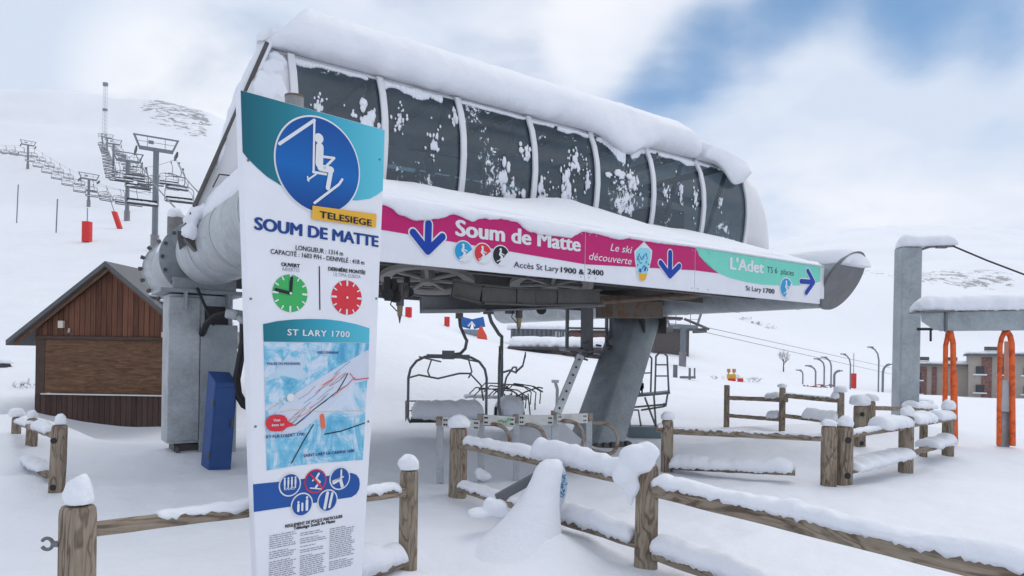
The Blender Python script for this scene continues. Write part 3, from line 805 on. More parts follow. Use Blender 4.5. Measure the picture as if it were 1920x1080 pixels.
# skirt between glazing and banner, and its snow
TS = WT[0] + .1; TSE = 9.55
m = MB(); m.loft([[S(t, 2.22, 4.16), S(t, 4.80, 3.36), S(t, 4.80, 2.78), S(t, 4.72, 2.78), S(t, 4.72, 3.30), S(t, 2.2, 4.08)] for t in (TS - .6, TSE)])
m.box(S((TS + TSE) / 2, 1.2, 3.14), (TSE - TS, 6.6, .05)); m.build('skirt_panel', WHITEP, st)
m = MB(); rings = []
for i in range(91):
    t = TS - .55 + (TSE + .5 - TS) * i / 90
    heap = .15 * math.exp(-((t - 5.4) / .55) ** 2) + .10 * math.exp(-((t - 4.7) / .5) ** 2) + .05 * math.exp(-((t - 6.1) / .3) ** 2) + .10 * math.exp(-((t - 1.0) / .5) ** 2)
    nz = .03 * noise.noise(Vector((t * 1.4, 0, 2))) + .012 * noise.noise(Vector((t * 5, 0, 2)))
    e = 1 - (2 * i / 90 - 1) ** 10
    rings.append([S(t, 2.30, 4.08), S(t, 2.30, 4.17 + .02 * e + .2 * heap), S(t, 2.75, 4.05 + (.10 + nz) * e + heap * 1.1), S(t, 3.5, 3.82 + (.10 + nz) * e + heap * .45), S(t, 4.3, 3.55 + (.08 + nz) * e), S(t, 4.72, 3.42 + (.05 + nz) * e), S(t, 4.84, 3.37 + .01 * e), S(t, 4.80, 3.34)])
m.loft(rings); m.build('skirt_snow', SNOW, st, smooth='all')

# cross tubes on the pylons
TR = 9.54
RT, ZC = .48, 3.13
tubes = []
TC = TR + .5
for t0, name in ((0.0, 'near'), (TC, 'far')):
    for v0, v1, skew in ((.70 if t0 == 0 else .18, 4.72 if t0 == 0 else 4.86, .28), (-2.3 if t0 == 0 else -6.2, -.18, 0)):
        m = MB(); rings = []
        for i in range(2):
            rings.append([S(t0 + RT * math.cos(a), (v0, v1)[i] + (skew * math.sin(a) if i == 1 else 0), ZC + RT * math.sin(a)) for a in [2 * math.pi * k / 40 for k in range(40)]])
        m.loft(rings)
        for q in (.9, 2.3, 3.7):      # weld seams
            if v0 > 0: m.tube([S(t0 + (RT + .002) * math.cos(a), v0 + q + .1 * a / 6.28, ZC + (RT + .002) * math.sin(a)) for a in [2 * math.pi * k / 40 for k in range(41)]], .006, 5, False)
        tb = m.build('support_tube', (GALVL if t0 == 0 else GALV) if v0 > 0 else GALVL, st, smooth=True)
        if v0 > 0:
            m = MB(); rings = []
            for d_, r_ in ((-.04, RT + .03), (.03, RT + .035), (.035, .05)):
                rings.append([S(t0 + r_ * math.cos(a), v1 + d_ + skew / RT * r_ * math.sin(a), ZC + r_ * math.sin(a)) for a in [2 * math.pi * k / 40 for k in range(40)]])
            m.loft(rings); m.build('end_cap', MSTEEL, tb, smooth=True, angle=30)
        else:
            m = MB()
            m.tube([S(t0, v1 - .01, ZC), S(t0, v1 + .06, ZC)], RT + .11, 36)
            m.build('flange', GALVB, tb, smooth=True, angle=30)
            m = MB()
            for k in range(16):
                a = 2 * math.pi * k / 16; m.cyl(S(t0 + (RT + .06) * math.cos(a), v1 - .07, ZC + (RT + .06) * math.sin(a)), S(t0 + (RT + .06) * math.cos(a), v1 + .09, ZC + (RT + .06) * math.sin(a)), .03, 6)
            m.build('bolt', DSTEEL, tb).__setitem__('kind', 'stuff')
            if t0 == 0:
                m = MB(); m.tube([S(t0, v0, ZC), S(t0, v0 + .05, ZC)], RT + .10, 36); m.tube([S(t0, v0 + .05, ZC), S(t0, v0 + .5, ZC)], RT + .08, 36, True, RT)
                m.build('end_flange', GALVL, tb, smooth=True, angle=30)
                m = MB()
                for k in range(18):
                    a = 2 * math.pi * k / 18; m.cyl(S(t0 + (RT + .085) * math.cos(a), v0 + .02, ZC + (RT + .085) * math.sin(a)), S(t0 + (RT + .16) * math.cos(a), v0 + .02, ZC + (RT + .16) * math.sin(a)), .035, 6)
                m.build('bolt', DSTEEL, tb).__setitem__('kind', 'stuff')
# snow lying on the tubes
def tube_snow(t0, v0, v1, h, seed, half=.42, droop=0.):
    m = MB(); rings = []; n = 26
    for i in range(n + 1):
        f = i / n; v = v0 + (v1 - v0) * f; e = (max(0, 1 - abs(2 * f - 1) ** 5)) ** .5
        nz = .05 * noise.noise(Vector((v * 1.7, seed, 0)))
        ring = []
        for k in range(12):
            a = math.pi * k / 11; x = math.cos(a) * (half + nz) ; zz_ = ZC + math.sqrt(max(0, RT ** 2 - min(.5, abs(x)) ** 2)) - .03
            ring.append(S(t0 + x, v, zz_ + math.sin(a) ** .8 * (h + nz) * e))
        rings.append(ring)
    m.loft(rings); return m
m = MB(); m.tube([S(0, -.2, ZC), S(0, .8, ZC)], .34, 20); m.build('tube_core', DSTEEL, st, smooth=True, angle=30)
tube_snow(0, 1.0, 4.6, .34, 1).build('tube_snow', SNOW, st, smooth='all')
tube_snow(0, -2.3, -.3, .22, 5, .42).build('tube_snow', SNOW, st, smooth='all')
tube_snow(TC, 2.6, 5.20, .17, 3, .38).build('tube_snow', SNOW, st, smooth='all')
tube_snow(TC, -6.2, -2, .25, 6).build('tube_snow', SNOW, st, smooth='all')

# front (near) pylon
def rbox(m, cx, cv, a, b, z0, z1, r=.08, k=5, dx=0, dv=0, s1=1.):
    rings = []
    for z, ox, ov, sc in ((z0, 0, 0, 1), (z1, dx, dv, s1)):
        ring = []
        for q, (sx, sy) in enumerate(((1, 1), (-1, 1), (-1, -1), (1, -1))):
            for j in range(k + 1):
                an = R(90) * (q + j / k); ring.append(S(cx + ox + (sx * (a / 2 - r) + r * math.cos(an)) * sc, cv + ov + (sy * (b / 2 - r) + r * math.sin(an)) * sc, z))
        rings.append(ring)
    m.loft(rings)
zb = gz(L0.x, L0.y) - .25
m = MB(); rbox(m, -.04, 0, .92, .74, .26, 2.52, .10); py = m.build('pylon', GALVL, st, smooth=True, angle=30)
m = MB(); m.box(S(-.02, 0, 2.57), (1.24, 1.0, .06)); m.box(S(-.02, .42, 2.68), (.9, .05, .18)); m.box(S(-.30, .48, 2.42), (.03, .22, .28)); m.box(S(.30, .48, 2.42), (.03, .22, .28))
m.build('head_plate', GALVB, py, bevel=.006)
m = MB(); m.box(S(-.30, .395, 1.39), (.44, .05, 2.18)); m.build('cover_plate', GALVL, py, bevel=.015)
m = MB(); m.box(S(.20, .385, .86), (.54, .05, 2.43)); m.build('access_panel', GALV, py, bevel=.01)
m = MB(); m.box(S(.16, .375, 2.22), (.34, .02, .28)); m.build('cable_opening', BLACK, py)
m = MB()
for sx in (-.35, .0, .30):
    m.cyl(S(sx, .34, zb), S(sx, .34, .2), .035, 10); m.cyl(S(sx, .34, .05), S(sx, .34, .10), .07, 6)
m.box(S(-.04, 0, zb + .1), (.7, .5, .5)); m.build('anchor', DSTEEL, py)
def sl(px, py, d):
    p = W(px, py, d) - L0; return Vector((p.dot(U2), -p.dot(V2), p.z))
# cables out of the pylon head, held by an elbow duct
m = MB()
for k in range(7):
    j = random.Random(k); ox = j.uniform(-4.5, 4.5); dd_ = 10.05 + j.uniform(-.04, .04); oy = j.uniform(-3, 3)
    m.tube([sl(378 + ox, 628 + oy, 10.5), sl(388 + ox, 606 + oy, 10.2), sl(405 + ox, 592 + oy, dd_), sl(428 + ox, 585 + oy, dd_), sl(448 + ox, 588 + oy, dd_), sl(456 + ox, 602, dd_), sl(456 + ox, 640, dd_), sl(449 + ox, 680, dd_), sl(443 + ox, 712, dd_), sl(446 + ox, 740 + oy, dd_), sl(458 + ox, 760 + oy, dd_), sl(480 + ox, 772 + oy, dd_)], .030, 8)
m.tube([sl(370, 540, 10.3), sl(385, 575, 10.2), sl(400, 610, 10.2)], .022, 6); m.tube([sl(462, 600, 10.1), sl(462, 740, 10.1)], .02, 6)
m.build('cable_bundle', BLACK, py, smooth=True)
m = MB(); a, b = sl(428, 588, 9.98), sl(452, 592, 9.98); m.bar(a, b, .30, .15); m.bar(b, b + (b - a) * .45 + Vector((0, 0, -.10)), .30, .10); m.build('cable_duct', GALVL, py, bevel=.04)

# rear pylon: leaning box leg
rt = L0 + U2 * TR
bp = G(1118, 13.7); lb = Vector(((bp - L0).dot(U2), (bp - L0).dot(V2), 0))
m = MB(); rings = []
for z, f in ((bp.z - .3, -.1), (2.58, 1.0)):
    c = lb.lerp(Vector((TR + .12, 0, 0)), f); ring = []
    for q, (sx, sy) in enumerate(((1, 1), (-1, 1), (-1, -1), (1, -1))):
        for j in range(6):
            an = R(90) * (q + j / 5); r_ = .12; ring.append(S(c.x + sx * (.44 - r_) + r_ * math.cos(an), c.y + sy * (.42 - r_) + r_ * math.sin(an), z))
    rings.append(ring)
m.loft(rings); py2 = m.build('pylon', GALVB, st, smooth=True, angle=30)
m = MB(); m.box(S(TR + .3, 0, 2.61), (1.6, 1.15, .06)); m.box(S(TR + .45, .52, 2.42), (.04, .25, .4)); m.box(S(TR - .25, .52, 2.42), (.04, .25, .4)); m.build('head_plate', DSTEEL, py2, bevel=.006)
m = MB()
for k in range(5): m.cyl(S(lb.x - .4 + .2 * k, lb.y + .5, bp.z - .2), S(lb.x - .4 + .2 * k, lb.y + .5, bp.z + .12), .05, 8); m.box(S(lb.x - .4 + .2 * k, lb.y + .5, bp.z + .05), (.13, .12, .10))
m.box(S(lb.x, lb.y + .1, bp.z - .1), (1.2, 1.0, .2)); m.build('anchor', DSTEEL, py2)

# under frame, bull wheels, beams
m = MB()
for v in (-1.9, -.9, .9, 2.0, 3.3): m.bar(S(TS, v, 2.98), S(TSE, v, 2.98), .12, .26)
for t in (1.2, 3.2, 5.2, 7.2, 9.0): m.bar(S(t, -2.1, 3.05), S(t, 4.6, 3.05), .10, .16)
for t in (2, 4, 6, 8): m.bar(S(t, .9, 2.98), S(t + 1.2, 3.3, 2.98), .09, .12)
m.build('under_frame', DSTEEL, st)
WHEELM = mk_galv('worn_wheel_steel', (.36, .345, .325), .5, .2)
def wheel(c, r):
    e1 = Vector((U2.x, -V2.x, 0)); e2 = Vector((U2.y, -V2.y, 0)) * math.cos(R(11)) + Vector((0, 0, -math.sin(R(11)))); e3 = e1.cross(e2)
    m = MB(); n = 48
    prof = [(r + .04, -.035), (r + .04, .035), (r - .02, .03), (r - .03, .012), (r - .12, .012), (r - .12, -.012), (r - .03, -.012), (r - .02, -.03)]
    rings = [[c + e1 * q * math.cos(2 * math.pi * i / n) + e2 * q * math.sin(2 * math.pi * i / n) + e3 * hh for q, hh in prof] for i in range(n)]
    rings.append(rings[0]); m.loft(rings, True, False); bmesh.ops.remove_doubles(m.bm, verts=m.bm.verts, dist=1e-5)
    for k in range(7):
        a = 2 * math.pi * k / 7 + .3; m.bar(c, c + (e1 * math.cos(a) + e2 * math.sin(a)) * (r - .1), .05, .03, tuple(e3))
    m.cyl(c - e3 * .06, c + e3 * .30, .10, 16)
    return m.build('bull_wheel', WHEELM, st, smooth=True, angle=30)
wheel(sl(802, 525, 9.6), .62); wheel(sl(1034, 534, 10.8), .62)
m = MB()
pts = [sl(848, 541, 8.7), sl(900, 553, 8.8), sl(1000, 558, 9.4), sl(1120, 558, 10.3)]
for a, b in zip(pts, pts[1:]):
    m.bar(a, b, .10, .20); d_ = (b - a).normalized() * .0
    m.bar(a + Vector((0, 0, .11)), b + Vector((0, 0, .11)), .20, .025); m.bar(a - Vector((0, 0, .11)), b - Vector((0, 0, .11)), .20, .025)
for f in (.28, .62):
    p = pts[1].lerp(pts[3], f); m.box(p + Vector((0, -.06, 0)), (.10, .05, .20))
m.build('channel_beam', DSTEEL, st, bevel=.006)
m = MB(); q = [sl(790, 584, 8.9), sl(905, 583, 9.1), sl(1000, 579, 9.8), sl(1118, 574, 10.6)]
for a, b in zip(q, q[1:]): m.bar(a, b, .40, .03)
m.bar(sl(789, 570, 8.9), sl(1000, 569, 9.7), .10, .19); m.build('guide_plate', MSTEEL, st, bevel=.006)
m = MB(); m.bar(sl(1132, 580, 12.6), sl(1226, 582, 13.2), .5, .30); m.bar(sl(1120, 560, 12.2), sl(1300, 556, 13.4), .14, .10)
m.tube([sl(1128, 566, 11.8), sl(1180, 562, 12.2), sl(1260, 556, 12.6), sl(1330, 552, 13.0)], .05, 8); m.build('cross_beam', RUSTP, st, bevel=.008)
for px, py, d in ((750, 566, 8.6), (973, 590, 9.6)):
    m = MB(); c = sl(px, py, d); m.cyl(c + Vector((0, 0, .22)), c - Vector((0, 0, .05)), .05, 10); m.cyl(c - Vector((0, 0, .18)), c - Vector((0, 0, .27)), .022, 8, .005)
    m.box(c + Vector((-.12, .05, .12)), (.10, .10, .22)); m.box(c + Vector((.09, .08, .14)), (.10, .08, .14)); m.box(c + Vector((-.02, .1, .2)), (.3, .12, .1)); m.tube([c + Vector((-.08, 0, .08)), c + Vector((-.14, -.02, -.04)), c + Vector((-.04, 0, -.12))], .009, 6)
    rel_ = m.build('release_mechanism', DSTEEL, st, bevel=.006)
    m = MB(); m.cyl(c - Vector((0, 0, .05)), c - Vector((0, 0, .18)), .038, 10, .03)
    m.build('brass_collar', plain('brass_grey', (.26, .21, .13), .45, .5), rel_, smooth=True, angle=30)
for px, py, d in ((728, 552, 8.4), (740, 556, 8.5), (765, 549, 9.0), (1015, 580, 9.8)):
    m = MB(); c = sl(px, py, d); m.cyl(c - Vector((.03, .04, 0)), c + Vector((.03, .04, 0)), .075, 16); m.box(c + Vector((0, .04, .12)), (.06, .06, .2)); m.build('guide_roller', BLACK, st, smooth=True, angle=30)
m = MB()
for px, d in ((1064, 15.5), (1101, 15.5), (1138, 15.8), (1146, 15.8)):
    m.bar(sl(px, 575, d), sl(px - 1, 668 if px > 1100 else 652, d), .06 if px != 1101 else .2, .06 if px != 1101 else .2, (1, 0, 0))
for py in (615, 622): m.bar(sl(1064, py, 15.5), sl(1138, py + 1, 15.8), .03, .04)
m.bar(sl(1055, 655, 15.5), sl(1150, 664, 15.8), .5, .06)
m.build('service_platform', MSTEEL, st)
m = MB()
for k in range(16):
    rr_ = random.Random(k + 100); a = sl(rr_.uniform(1075, 1150), rr_.uniform(640, 676), 15.4); m.bar(a, a + Vector((rr_.uniform(-.3, .3), rr_.uniform(-.2, .2), rr_.uniform(-.15, .15))), .04, .04)
m.build('service_platform_clutter', DSTEEL, st)

# blue cabinet beside the near pylon
c = G(408, 9.95)
cb = thing('electrical_cabinet', 'tall blue electrical cabinet standing in snow against the left steel pylon', 'cabinet', c, R(47))
cb.rotation_euler.y = R(3.5)
m = MB(); w, dp, h = .33, .28, 1.40
m.loft([[(-w / 2, -dp / 2, z0), (w / 2, -dp / 2, z0), (w / 2, dp / 2, z1), (-w / 2, dp / 2, z1)] for z0, z1 in ((-.35, -.35), (h - .16, h))])
body = m.build('cabinet_body', BLUEC, cb, bevel=.018)
m = MB(); m.box((0, -dp / 2 - .006, h / 2 - .1), (w - .05, .012, h - .26)); door = m.build('door', BLUEC, cb, bevel=.006)
m = MB(); m.cyl((w / 2 - .06, -dp / 2 - .012, .62), (w / 2 - .06, -dp / 2 - .045, .62), .02, 10); m.box((w / 2 - .06, -dp / 2 - .05, .66), (.022, .012, .11)); m.build('handle', DSTEEL, door)
m = MB()
for z in (.2, .95): m.box((-w / 2 - .008, -dp / 2 + .02, z), (.016, .05, .09))
m.build('hinge', DSTEEL, cb)

# grey concrete post with snow behind the station nose
p = hit(322, 500, 12, 40); dd = 15.2
p = G(325, dd)
cp = thing('concrete_post', 'stout grey concrete post with a snow cap behind the station nose', 'post', p)
top = W(325, 408, dd).z - p.z
m = MB(); m.cyl((0, 0, -.4), (0, 0, top), .17, 20, .165); m.build('shaft', plain('grey_concrete', (.20, .195, .19), .85, 0, .2, 4), cp, smooth=True, angle=30)
m = MB(); m.blob((0, 0, top + .03), (.17, .17, .2), 3, .15, 3, -.2); m.build('snow_cap', SNOW, cp, smooth='all')

# ------------------------------------------------------------------ banner
BO = L0 + V2 * 4.84 + Vector((0, 0, 2.70))
bn = thing('direction_banner', 'long pink, white and mint direction banner reading Soum de Matte below the station windows', 'banner', BO, RZ)
bpn = Panel(bn, BO, RZ)
tl = .25; tr = bpn.loc(1538, 530).x; zt = bpn.loc(1303, 464).y; zl = bpn.loc(1303, 547).y
s1 = bpn.loc(1097, 480).x; s2 = bpn.loc(1303, 505).x
for a, b in ((tl, s1 - .004), (s1 + .004, s2 - .004), (s2 + .004, tr)):
    m = MB(); m.box(((a + b) / 2, .02, (zt + zl) / 2), (b - a, .036, zt - zl)); bp_ = m.build('banner_panel', SIGNW, bn, bevel=.003)
zp = bpn.loc(1097, 495.5).y
bpn.poly([(tl, zt - .004), (s1 - .006, zt - .004), (s1 - .006, zp), (tl, bpn.loc(717, 426.5).y)], PINK, 'pink_field', 1, bn, px=False)
A = [bpn.loc(*q) for q in ((1304, 466), (1311, 480), (1328, 500), (1347, 512.5))]
bpn.poly([(s1 + .006, zt - .004), (s2 - .006, zt - .004), (s2 - .006, A[3].y), (s1 + .006, zp)], PINK, 'pink_field', 1, bn, px=False)
bpn.poly([(s2 + .006, zt - .004), (A[1].x, A[1].y), (A[2].x, A[2].y), (A[3].x, A[3].y), (s2 + .006, A[3].y)], PINK, 'pink_field', 1, bn, px=False)
C = [bpn.loc(*q) for q in ((1371.5, 522), (1400, 529), (1430, 533.7), (1470, 535.5), (1500, 535), (1538, 528))]
bpn.poly([(s2 + .010, zt - .004), (tr - .004, zt - .004), (tr - .004, C[5].y)] + [(c_.x, c_.y) for c_ in C[4::-1]] + [(A[3].x + .01, A[3].y), (A[2].x + .006, A[2].y), (A[1].x + .006, A[1].y)], TEALL, 'mint_field', 1, bn, px=False)
def arrow(lines, w):
    bpn.strokes([(l_, w * 1.42) for l_ in lines], WINK, 'arrow_outline', 2, bn); bpn.strokes([(l_, w) for l_ in lines], ARROW, 'arrow', 4, bn)
arrow([[(803, 420), (801.5, 470)], [(774, 436), (801.5, 471), (829, 444)]], .085)
arrow([[(1256, 474), (1255.5, 516)], [(1238, 493), (1255.5, 517), (1273, 499)]], .085)
arrow([[(1501, 527.5), (1523, 529)], [(1514, 508), (1525, 529), (1511, 549)]], .085)
bpn.text('Soum de Matte', 853, 1089, 441, 31, WINK, 2, bn, .03)
bpn.text('Accès St Lary', 963, 1047, 501, 11.5, BLK, 2, bn, .004); bpn.text('1900 &', 1051, 1095, 510.5, 10.5, BLK, 2, bn, .022); bpn.text('2400', 1101, 1131.5, 513.8, 10.5, BLK, 2, bn, .022)
bpn.text('Le ski', 1144, 1185, 470, 14.5, WINK, 2, bn, .0, .25); bpn.text('découverte', 1104, 1184, 486.5, 14.5, WINK, 2, bn, 0, .25)
bpn.text("L'Adet", 1368, 1432, 504, 23, WINK, 2, bn, .03); bpn.text('TS 6  places', 1438, 1488, 510.5, 11.5, BLK, 2, bn, .0, .04)
bpn.text('St Lary', 1398, 1427, 544.5, 9.5, BLK, 2, bn, .006); bpn.text('1700', 1431, 1452, 548.5, 9, BLK, 2, bn, .022)
def skier(px, py, r, ink_, slope, layer, pan, par):
    c = pan.loc(px, py)
    pan.disc((c.x, c.y), r * 1.08, WINK, 'roundel_rim', layer, par, px=False); pan.disc((c.x, c.y), r * .97, ink_, 'roundel', layer + 1, par, px=False)
    a = R(slope); rr_ = r * .97
    pan.poly([(c.x + rr_ * math.cos(a + math.pi + math.pi * k / 20 + .35 - .7 * k / 20), c.y + rr_ * math.sin(a + math.pi + math.pi * k / 20 + .35 - .7 * k / 20)) for k in range(21)], WINK, 'slope', layer + 2, par, px=False)
    def q(x, y): return (c.x + x * r, c.y + y * r)
    pan.strokes([([q(-.05, .42), q(-.18, .1), q(.12, -.12), q(-.05, -.4)], r * .22), ([q(-.1, .25), q(.35, .1)], r * .11), ([q(-.5, -.62), q(.4, -.18)], r * .09)], WINK, 'skier_pictogram', layer + 3, par, px=False)
    pan.disc(q(-.08, .62), r * .14, WINK, 'skier_head', layer + 3, par, 14, px=False)
rr0 = (bpn.loc(886, 472).x - bpn.loc(852, 472).x) / 2
skier(869, 472, rr0, CYANI, 38, 2, bpn, bn); skier(905, 475.5, rr0 * .98, REDI, 38, 2, bpn, bn); skier(939, 479.5, rr0 * .98, BLK, 48, 2, bpn, bn)
skier(1474, 540, (bpn.loc(1485, 540).x - bpn.loc(1463, 540).x) / 2, CYANI, 55, 2, bpn, bn)
# the pencil shaped badge
bpn.poly([(1207, 453), (1222.5, 470), (1221, 485), (1213, 521), (1209, 527), (1204, 529), (1199, 527), (1195, 521), (1190, 487), (1189, 471)], WINK, 'badge_edge', 2, bn)
bpn.poly([(1206.5, 458), (1220, 471), (1218, 490), (1213, 512), (1196, 511), (1192, 488), (1191.5, 472)], ink('badge_blue', (140, 206, 232)), 'badge', 3, bn)
bpn.poly([(1206.5, 456), (1216, 465.5), (1196, 464.5)], WINK, 'badge_peak', 4, bn)
bpn.poly([(1213, 513), (1209, 525), (1204, 527), (1199, 525), (1196, 512)], YEL, 'badge_tip', 4, bn)
rnd = random.Random(5); ln = []
for k in range(22):
    x = rnd.uniform(1195, 1215); y = rnd.uniform(474, 506); ln.append(([(x, y), (x + rnd.uniform(-3, 3), y + rnd.uniform(1, 7))], .012))
bpn.strokes(ln, ARROW, 'badge_figures', 5, bn)
m = MB()
for x in (s1 - .07, s1 + .07, s2 - .07, s2 + .07, tr - .05, 4.0, 6.3):
    for z in (zt - .05, zl + .05): m.cyl((x, -.002, z), (x, -.012, z), .008, 8)
m.build('screw', GALVL, bn).__setitem__('kind', 'stuff')
# ragged snow hanging over the top edge of the banner
m = MB(); rings = []; n = 260
droop = [(717, 385), (728, 388), (745, 402), (775, 414), (800, 414), (822, 411), (835, 407), (850, 402), (866, 408), (885, 417), (900, 410), (905, 409), (916, 413), (930, 411), (950, 413), (970, 417), (985, 433), (1010, 440), (1040, 443), (1070, 447), (1085, 437), (1095, 435), (1125, 441), (1150, 448), (1165, 450), (1175, 447), (1230, 456), (1303, 464), (1540, 496)]
dx = [bpn.loc(*q).x for q in droop]; dz = [bpn.loc(*q).y for q in droop]
for i in range(n + 1):
    t = tl + .02 + (tr - tl - .04) * i / n
    zlow = float(np.interp(t, dx, dz)) + .012 * noise.noise(Vector((t * 14, 0, 0))) + .006 * noise.noise(Vector((t * 40, 0, 0)))
    zlow = min(zlow, zt + .0); th = .022 + .05 * min(1, (zt - zlow) / .25) + .008 * noise.noise(Vector((t * 3, 4, 0)))
    rings.append([Vector((t, .16, zt + .02)), Vector((t, -.016, zlow)), Vector((t, -.016 - .55 * th, zlow + .012)), Vector((t, -.016 - th, zlow + .35 * (zt - zlow) + .02)), Vector((t, -.01 - .8 * th, zt + .02)), Vector((t, .04, zt + .075 + .02 * noise.noise(Vector((t * 2, 1, 0))))), Vector((t, .16, zt + .11))])
m.loft(rings); m.build('snow_fringe', SNOW, bn, smooth='all')
# ------------------------------------------------------------------ totem sign
TRZ = R(44.8)
d0 = 3.9
TO = Vector((ray(451, HY).x * d0, d0, 0)); TO.x = W(451, 168, d0).x
tzb = gz(TO.x, TO.y)
tot = thing('information_totem', 'tall white and teal lift information panel with a blue chairlift roundel and piste map', 'sign', TO, TRZ)
tp = Panel(tot, TO, TRZ)
OL = [tp.loc(*q) for q in ((450, 168), (722, 243), (718, 370), (713, 480), (705, 690), (694, 840), (679, 1080))]
ORt = [(p.x, p.y) for p in OL[1:]]; OLt = [tuple(tp.loc(*q)) for q in ((481, 1080), (472, 860), (461, 480))]
poly = [tuple(OL[0])] + ORt + [(ORt[-1][0] - .03, tzb - .4), (OLt[0][0] + .01, tzb - .4)] + OLt
m = MB(); m.prism(poly, lambda p: (p[0], 0, p[1]), lambda p: (p[0], .07, p[1])); m.build('panel', SIGNW, tot, bevel=.006)
# the steel post it is bolted to
pc = tp.loc(578, 190)
m = MB(); m.cyl((pc.x, .18, -.4), (pc.x, .18, pc.y + .07), .058, 20)
for z in (.7, 1.6, 2.6): m.box((pc.x, .12, z), (.26, .12, .06))
m.build('post', mk_galv('post_steel', (.26, .26, .255)), tot, smooth=True, angle=30)
m = MB(); m.tube([(pc.x, .18, pc.y + .066), (pc.x, .18, pc.y + .078)], .060, 20); m.build('post_cap', RUSTP, tot, smooth=True, angle=30)
xw = OL[1].x
m = MB()
for px, py in ((461, 300), (466, 560), (475, 800), (714, 300), (708, 560), (693, 790), (600, 980)):
    c = tp.loc(px, py); m.cyl((c.x + (.012 if px < 600 else -.012), .004, c.y), (c.x + (.012 if px < 600 else -.012), -.006, c.y), .007, 8)
m.build('screw', MSTEEL, tot)['kind'] = 'stuff'
TEAL = mk_gradx('teal_print', [(0, lin((16, 92, 108))), (.30, lin((34, 124, 140))), (.62, lin((62, 168, 192))), (1, lin((98, 196, 214)))], 0, xw)
tp.poly([(451, 169.5), (721, 244), (717.5, 357), (706, 366), (693, 372.6), (668, 376), (600, 370), (526, 347.5), (500, 331), (481, 314), (464, 297), (454.5, 285)], TEAL, 'teal_header', 1, tot)
cc = tp.loc(597.5, 310); top = tp.loc(597.5, 218.5); rad = top.y - cc.y
rx = (tp.loc(678, 312).x - tp.loc(516.5, 312).x) / 2; rc = (rad + rx) / 2
def ell(c, a, b, mat, name, layer, n=64, cut=None):
    pts = [(c.x + a * math.cos(2 * math.pi * k / n), c.y + b * math.sin(2 * math.pi * k / n)) for k in range(n)]
    return tp.poly(pts, mat, name, layer, tot, px=False)
DISC = mk_gradx('blue_roundel_print', [(0, lin((14, 74, 150))), (.55, lin((10, 102, 178))), (1, lin((18, 62, 136)))], cc.y + rad, cc.y - rad, .45, 2)
ell(cc, rx, rad, WINK, 'roundel_ring', 2); ell(cc, rx * .965, rad * .962, DISC, 'roundel', 3)
tp.strokes([([(523, 270), (588, 226)], .020), ([(588, 226), (586.5, 323)], .014), ([(586, 323), (610, 327)], .016)], WINK, 'chair_pictogram', 4, tot)
tp.strokes([([(598, 276), (597, 308)], .052), ([(599, 315), (619, 319)], .042), ([(619, 320), (613, 353)], .030), ([(600, 294), (625, 297), (607, 315)], .016), ([(588, 381), (634, 346), (640, 337)], .016), ([(591, 327), (575, 338)], .010), ([(575, 332), (577, 340)], .010)], WINK, 'skier_pictogram', 5, tot)
tp.disc((596.3, 260), .031, WINK, 'skier_head', 5, tot, 24)
tp.poly([(584, 386), (704, 402), (703, 427), (583, 411.5)], YEL, 'yellow_plate', 6, tot)
tp.text('TELESIEGE', 597, 695, 408.3, 13, BLK, 7, tot, .024, 0, spacing=1.05)
tp.text('SOUM DE MATTE', 476, 710, 429.5, 24, NAVY, 1, tot, .036)
tp.text('LONGUEUR : 1314 m', 554, 643, 468.5, 9.5, BLK, 1, tot, .008)
tp.text('CAPACITÉ : 1603 P/H - DENIVELÉ : 418 m', 507, 683, 475.5, 9.5, BLK, 1, tot, .008)
tp.text('OUVERT', 527, 562, 498.7, 7.3, BLK, 1, tot, .035); tp.text('ABIERTO', 528, 561, 507.3, 7, GREYI, 1, tot, 0)
tp.strokes([([(598.5, 500), (599.5, 580)], .008)], BLK, 'divider', 1, tot)
tp.text('DERNIÈRE MONTÉE', 615, 685, 507, 7.2, BLK, 1, tot, .035); tp.text('ÚLTIMA SUBIDA', 625, 676, 517.3, 7, GREYI, 1, tot, 0)
def clock(px, py, r, mat, hands):
    c = tp.loc(px, py); tp.disc((c.x, c.y), r, mat, 'clock_face', 1, tot, px=False)
    tick = []
    for k in range(12):
        a = R(30 * k); l_ = .80 if k % 3 else .72
        tick.append(([(c.x + r * l_ * math.cos(a), c.y + r * l_ * math.sin(a)), (c.x + r * .96 * math.cos(a), c.y + r * .96 * math.sin(a))], .009 if k % 3 else .013))
    tp.strokes(tick, WINK, 'clock_ticks', 2, tot, px=False); tp.disc((c.x, c.y), .008, WINK, 'clock_hub', 4, tot, 12, px=False)
    if hands: tp.strokes([([(c.x, c.y), (c.x + .005, c.y + r * .82)], .02), ([(c.x, c.y), (c.x - r * .82, c.y + .015)], .02)], BLK, 'clock_hands', 3, tot, px=False)
clock(544, 550, (tp.loc(577, 550).x - tp.loc(511, 550).x) / 2, GRN, True)
clock(650, 558, (tp.loc(678.5, 558).x - tp.loc(621.5, 558).x) / 2, REDI, False)
tp.poly([(493, 607.7), (520, 602), (550, 599), (580, 598), (610, 598.6), (640, 602), (668, 608), (692.5, 615.5), (692, 642.5), (494, 640.5)], TEAL, 'map_header', 1, tot)
tp.text('ST LARY 1700', 538, 655, 628.5, 12.2, WINK, 2, tot, .022, spacing=1.15)
tp.poly([(494, 641.5), (692, 643.5), (680, 862), (600, 868), (555, 873), (500, 882)], MAPM, 'piste_map', 1, tot)
tp.poly([(496, 800), (520, 770), (556, 736), (600, 708), (640, 684), (691, 655), (690, 712), (655, 722), (612, 770), (566, 806), (530, 818)], ink('map_pale', (206, 212, 226), 1.0), 'map_ski_area', 1.5, tot)
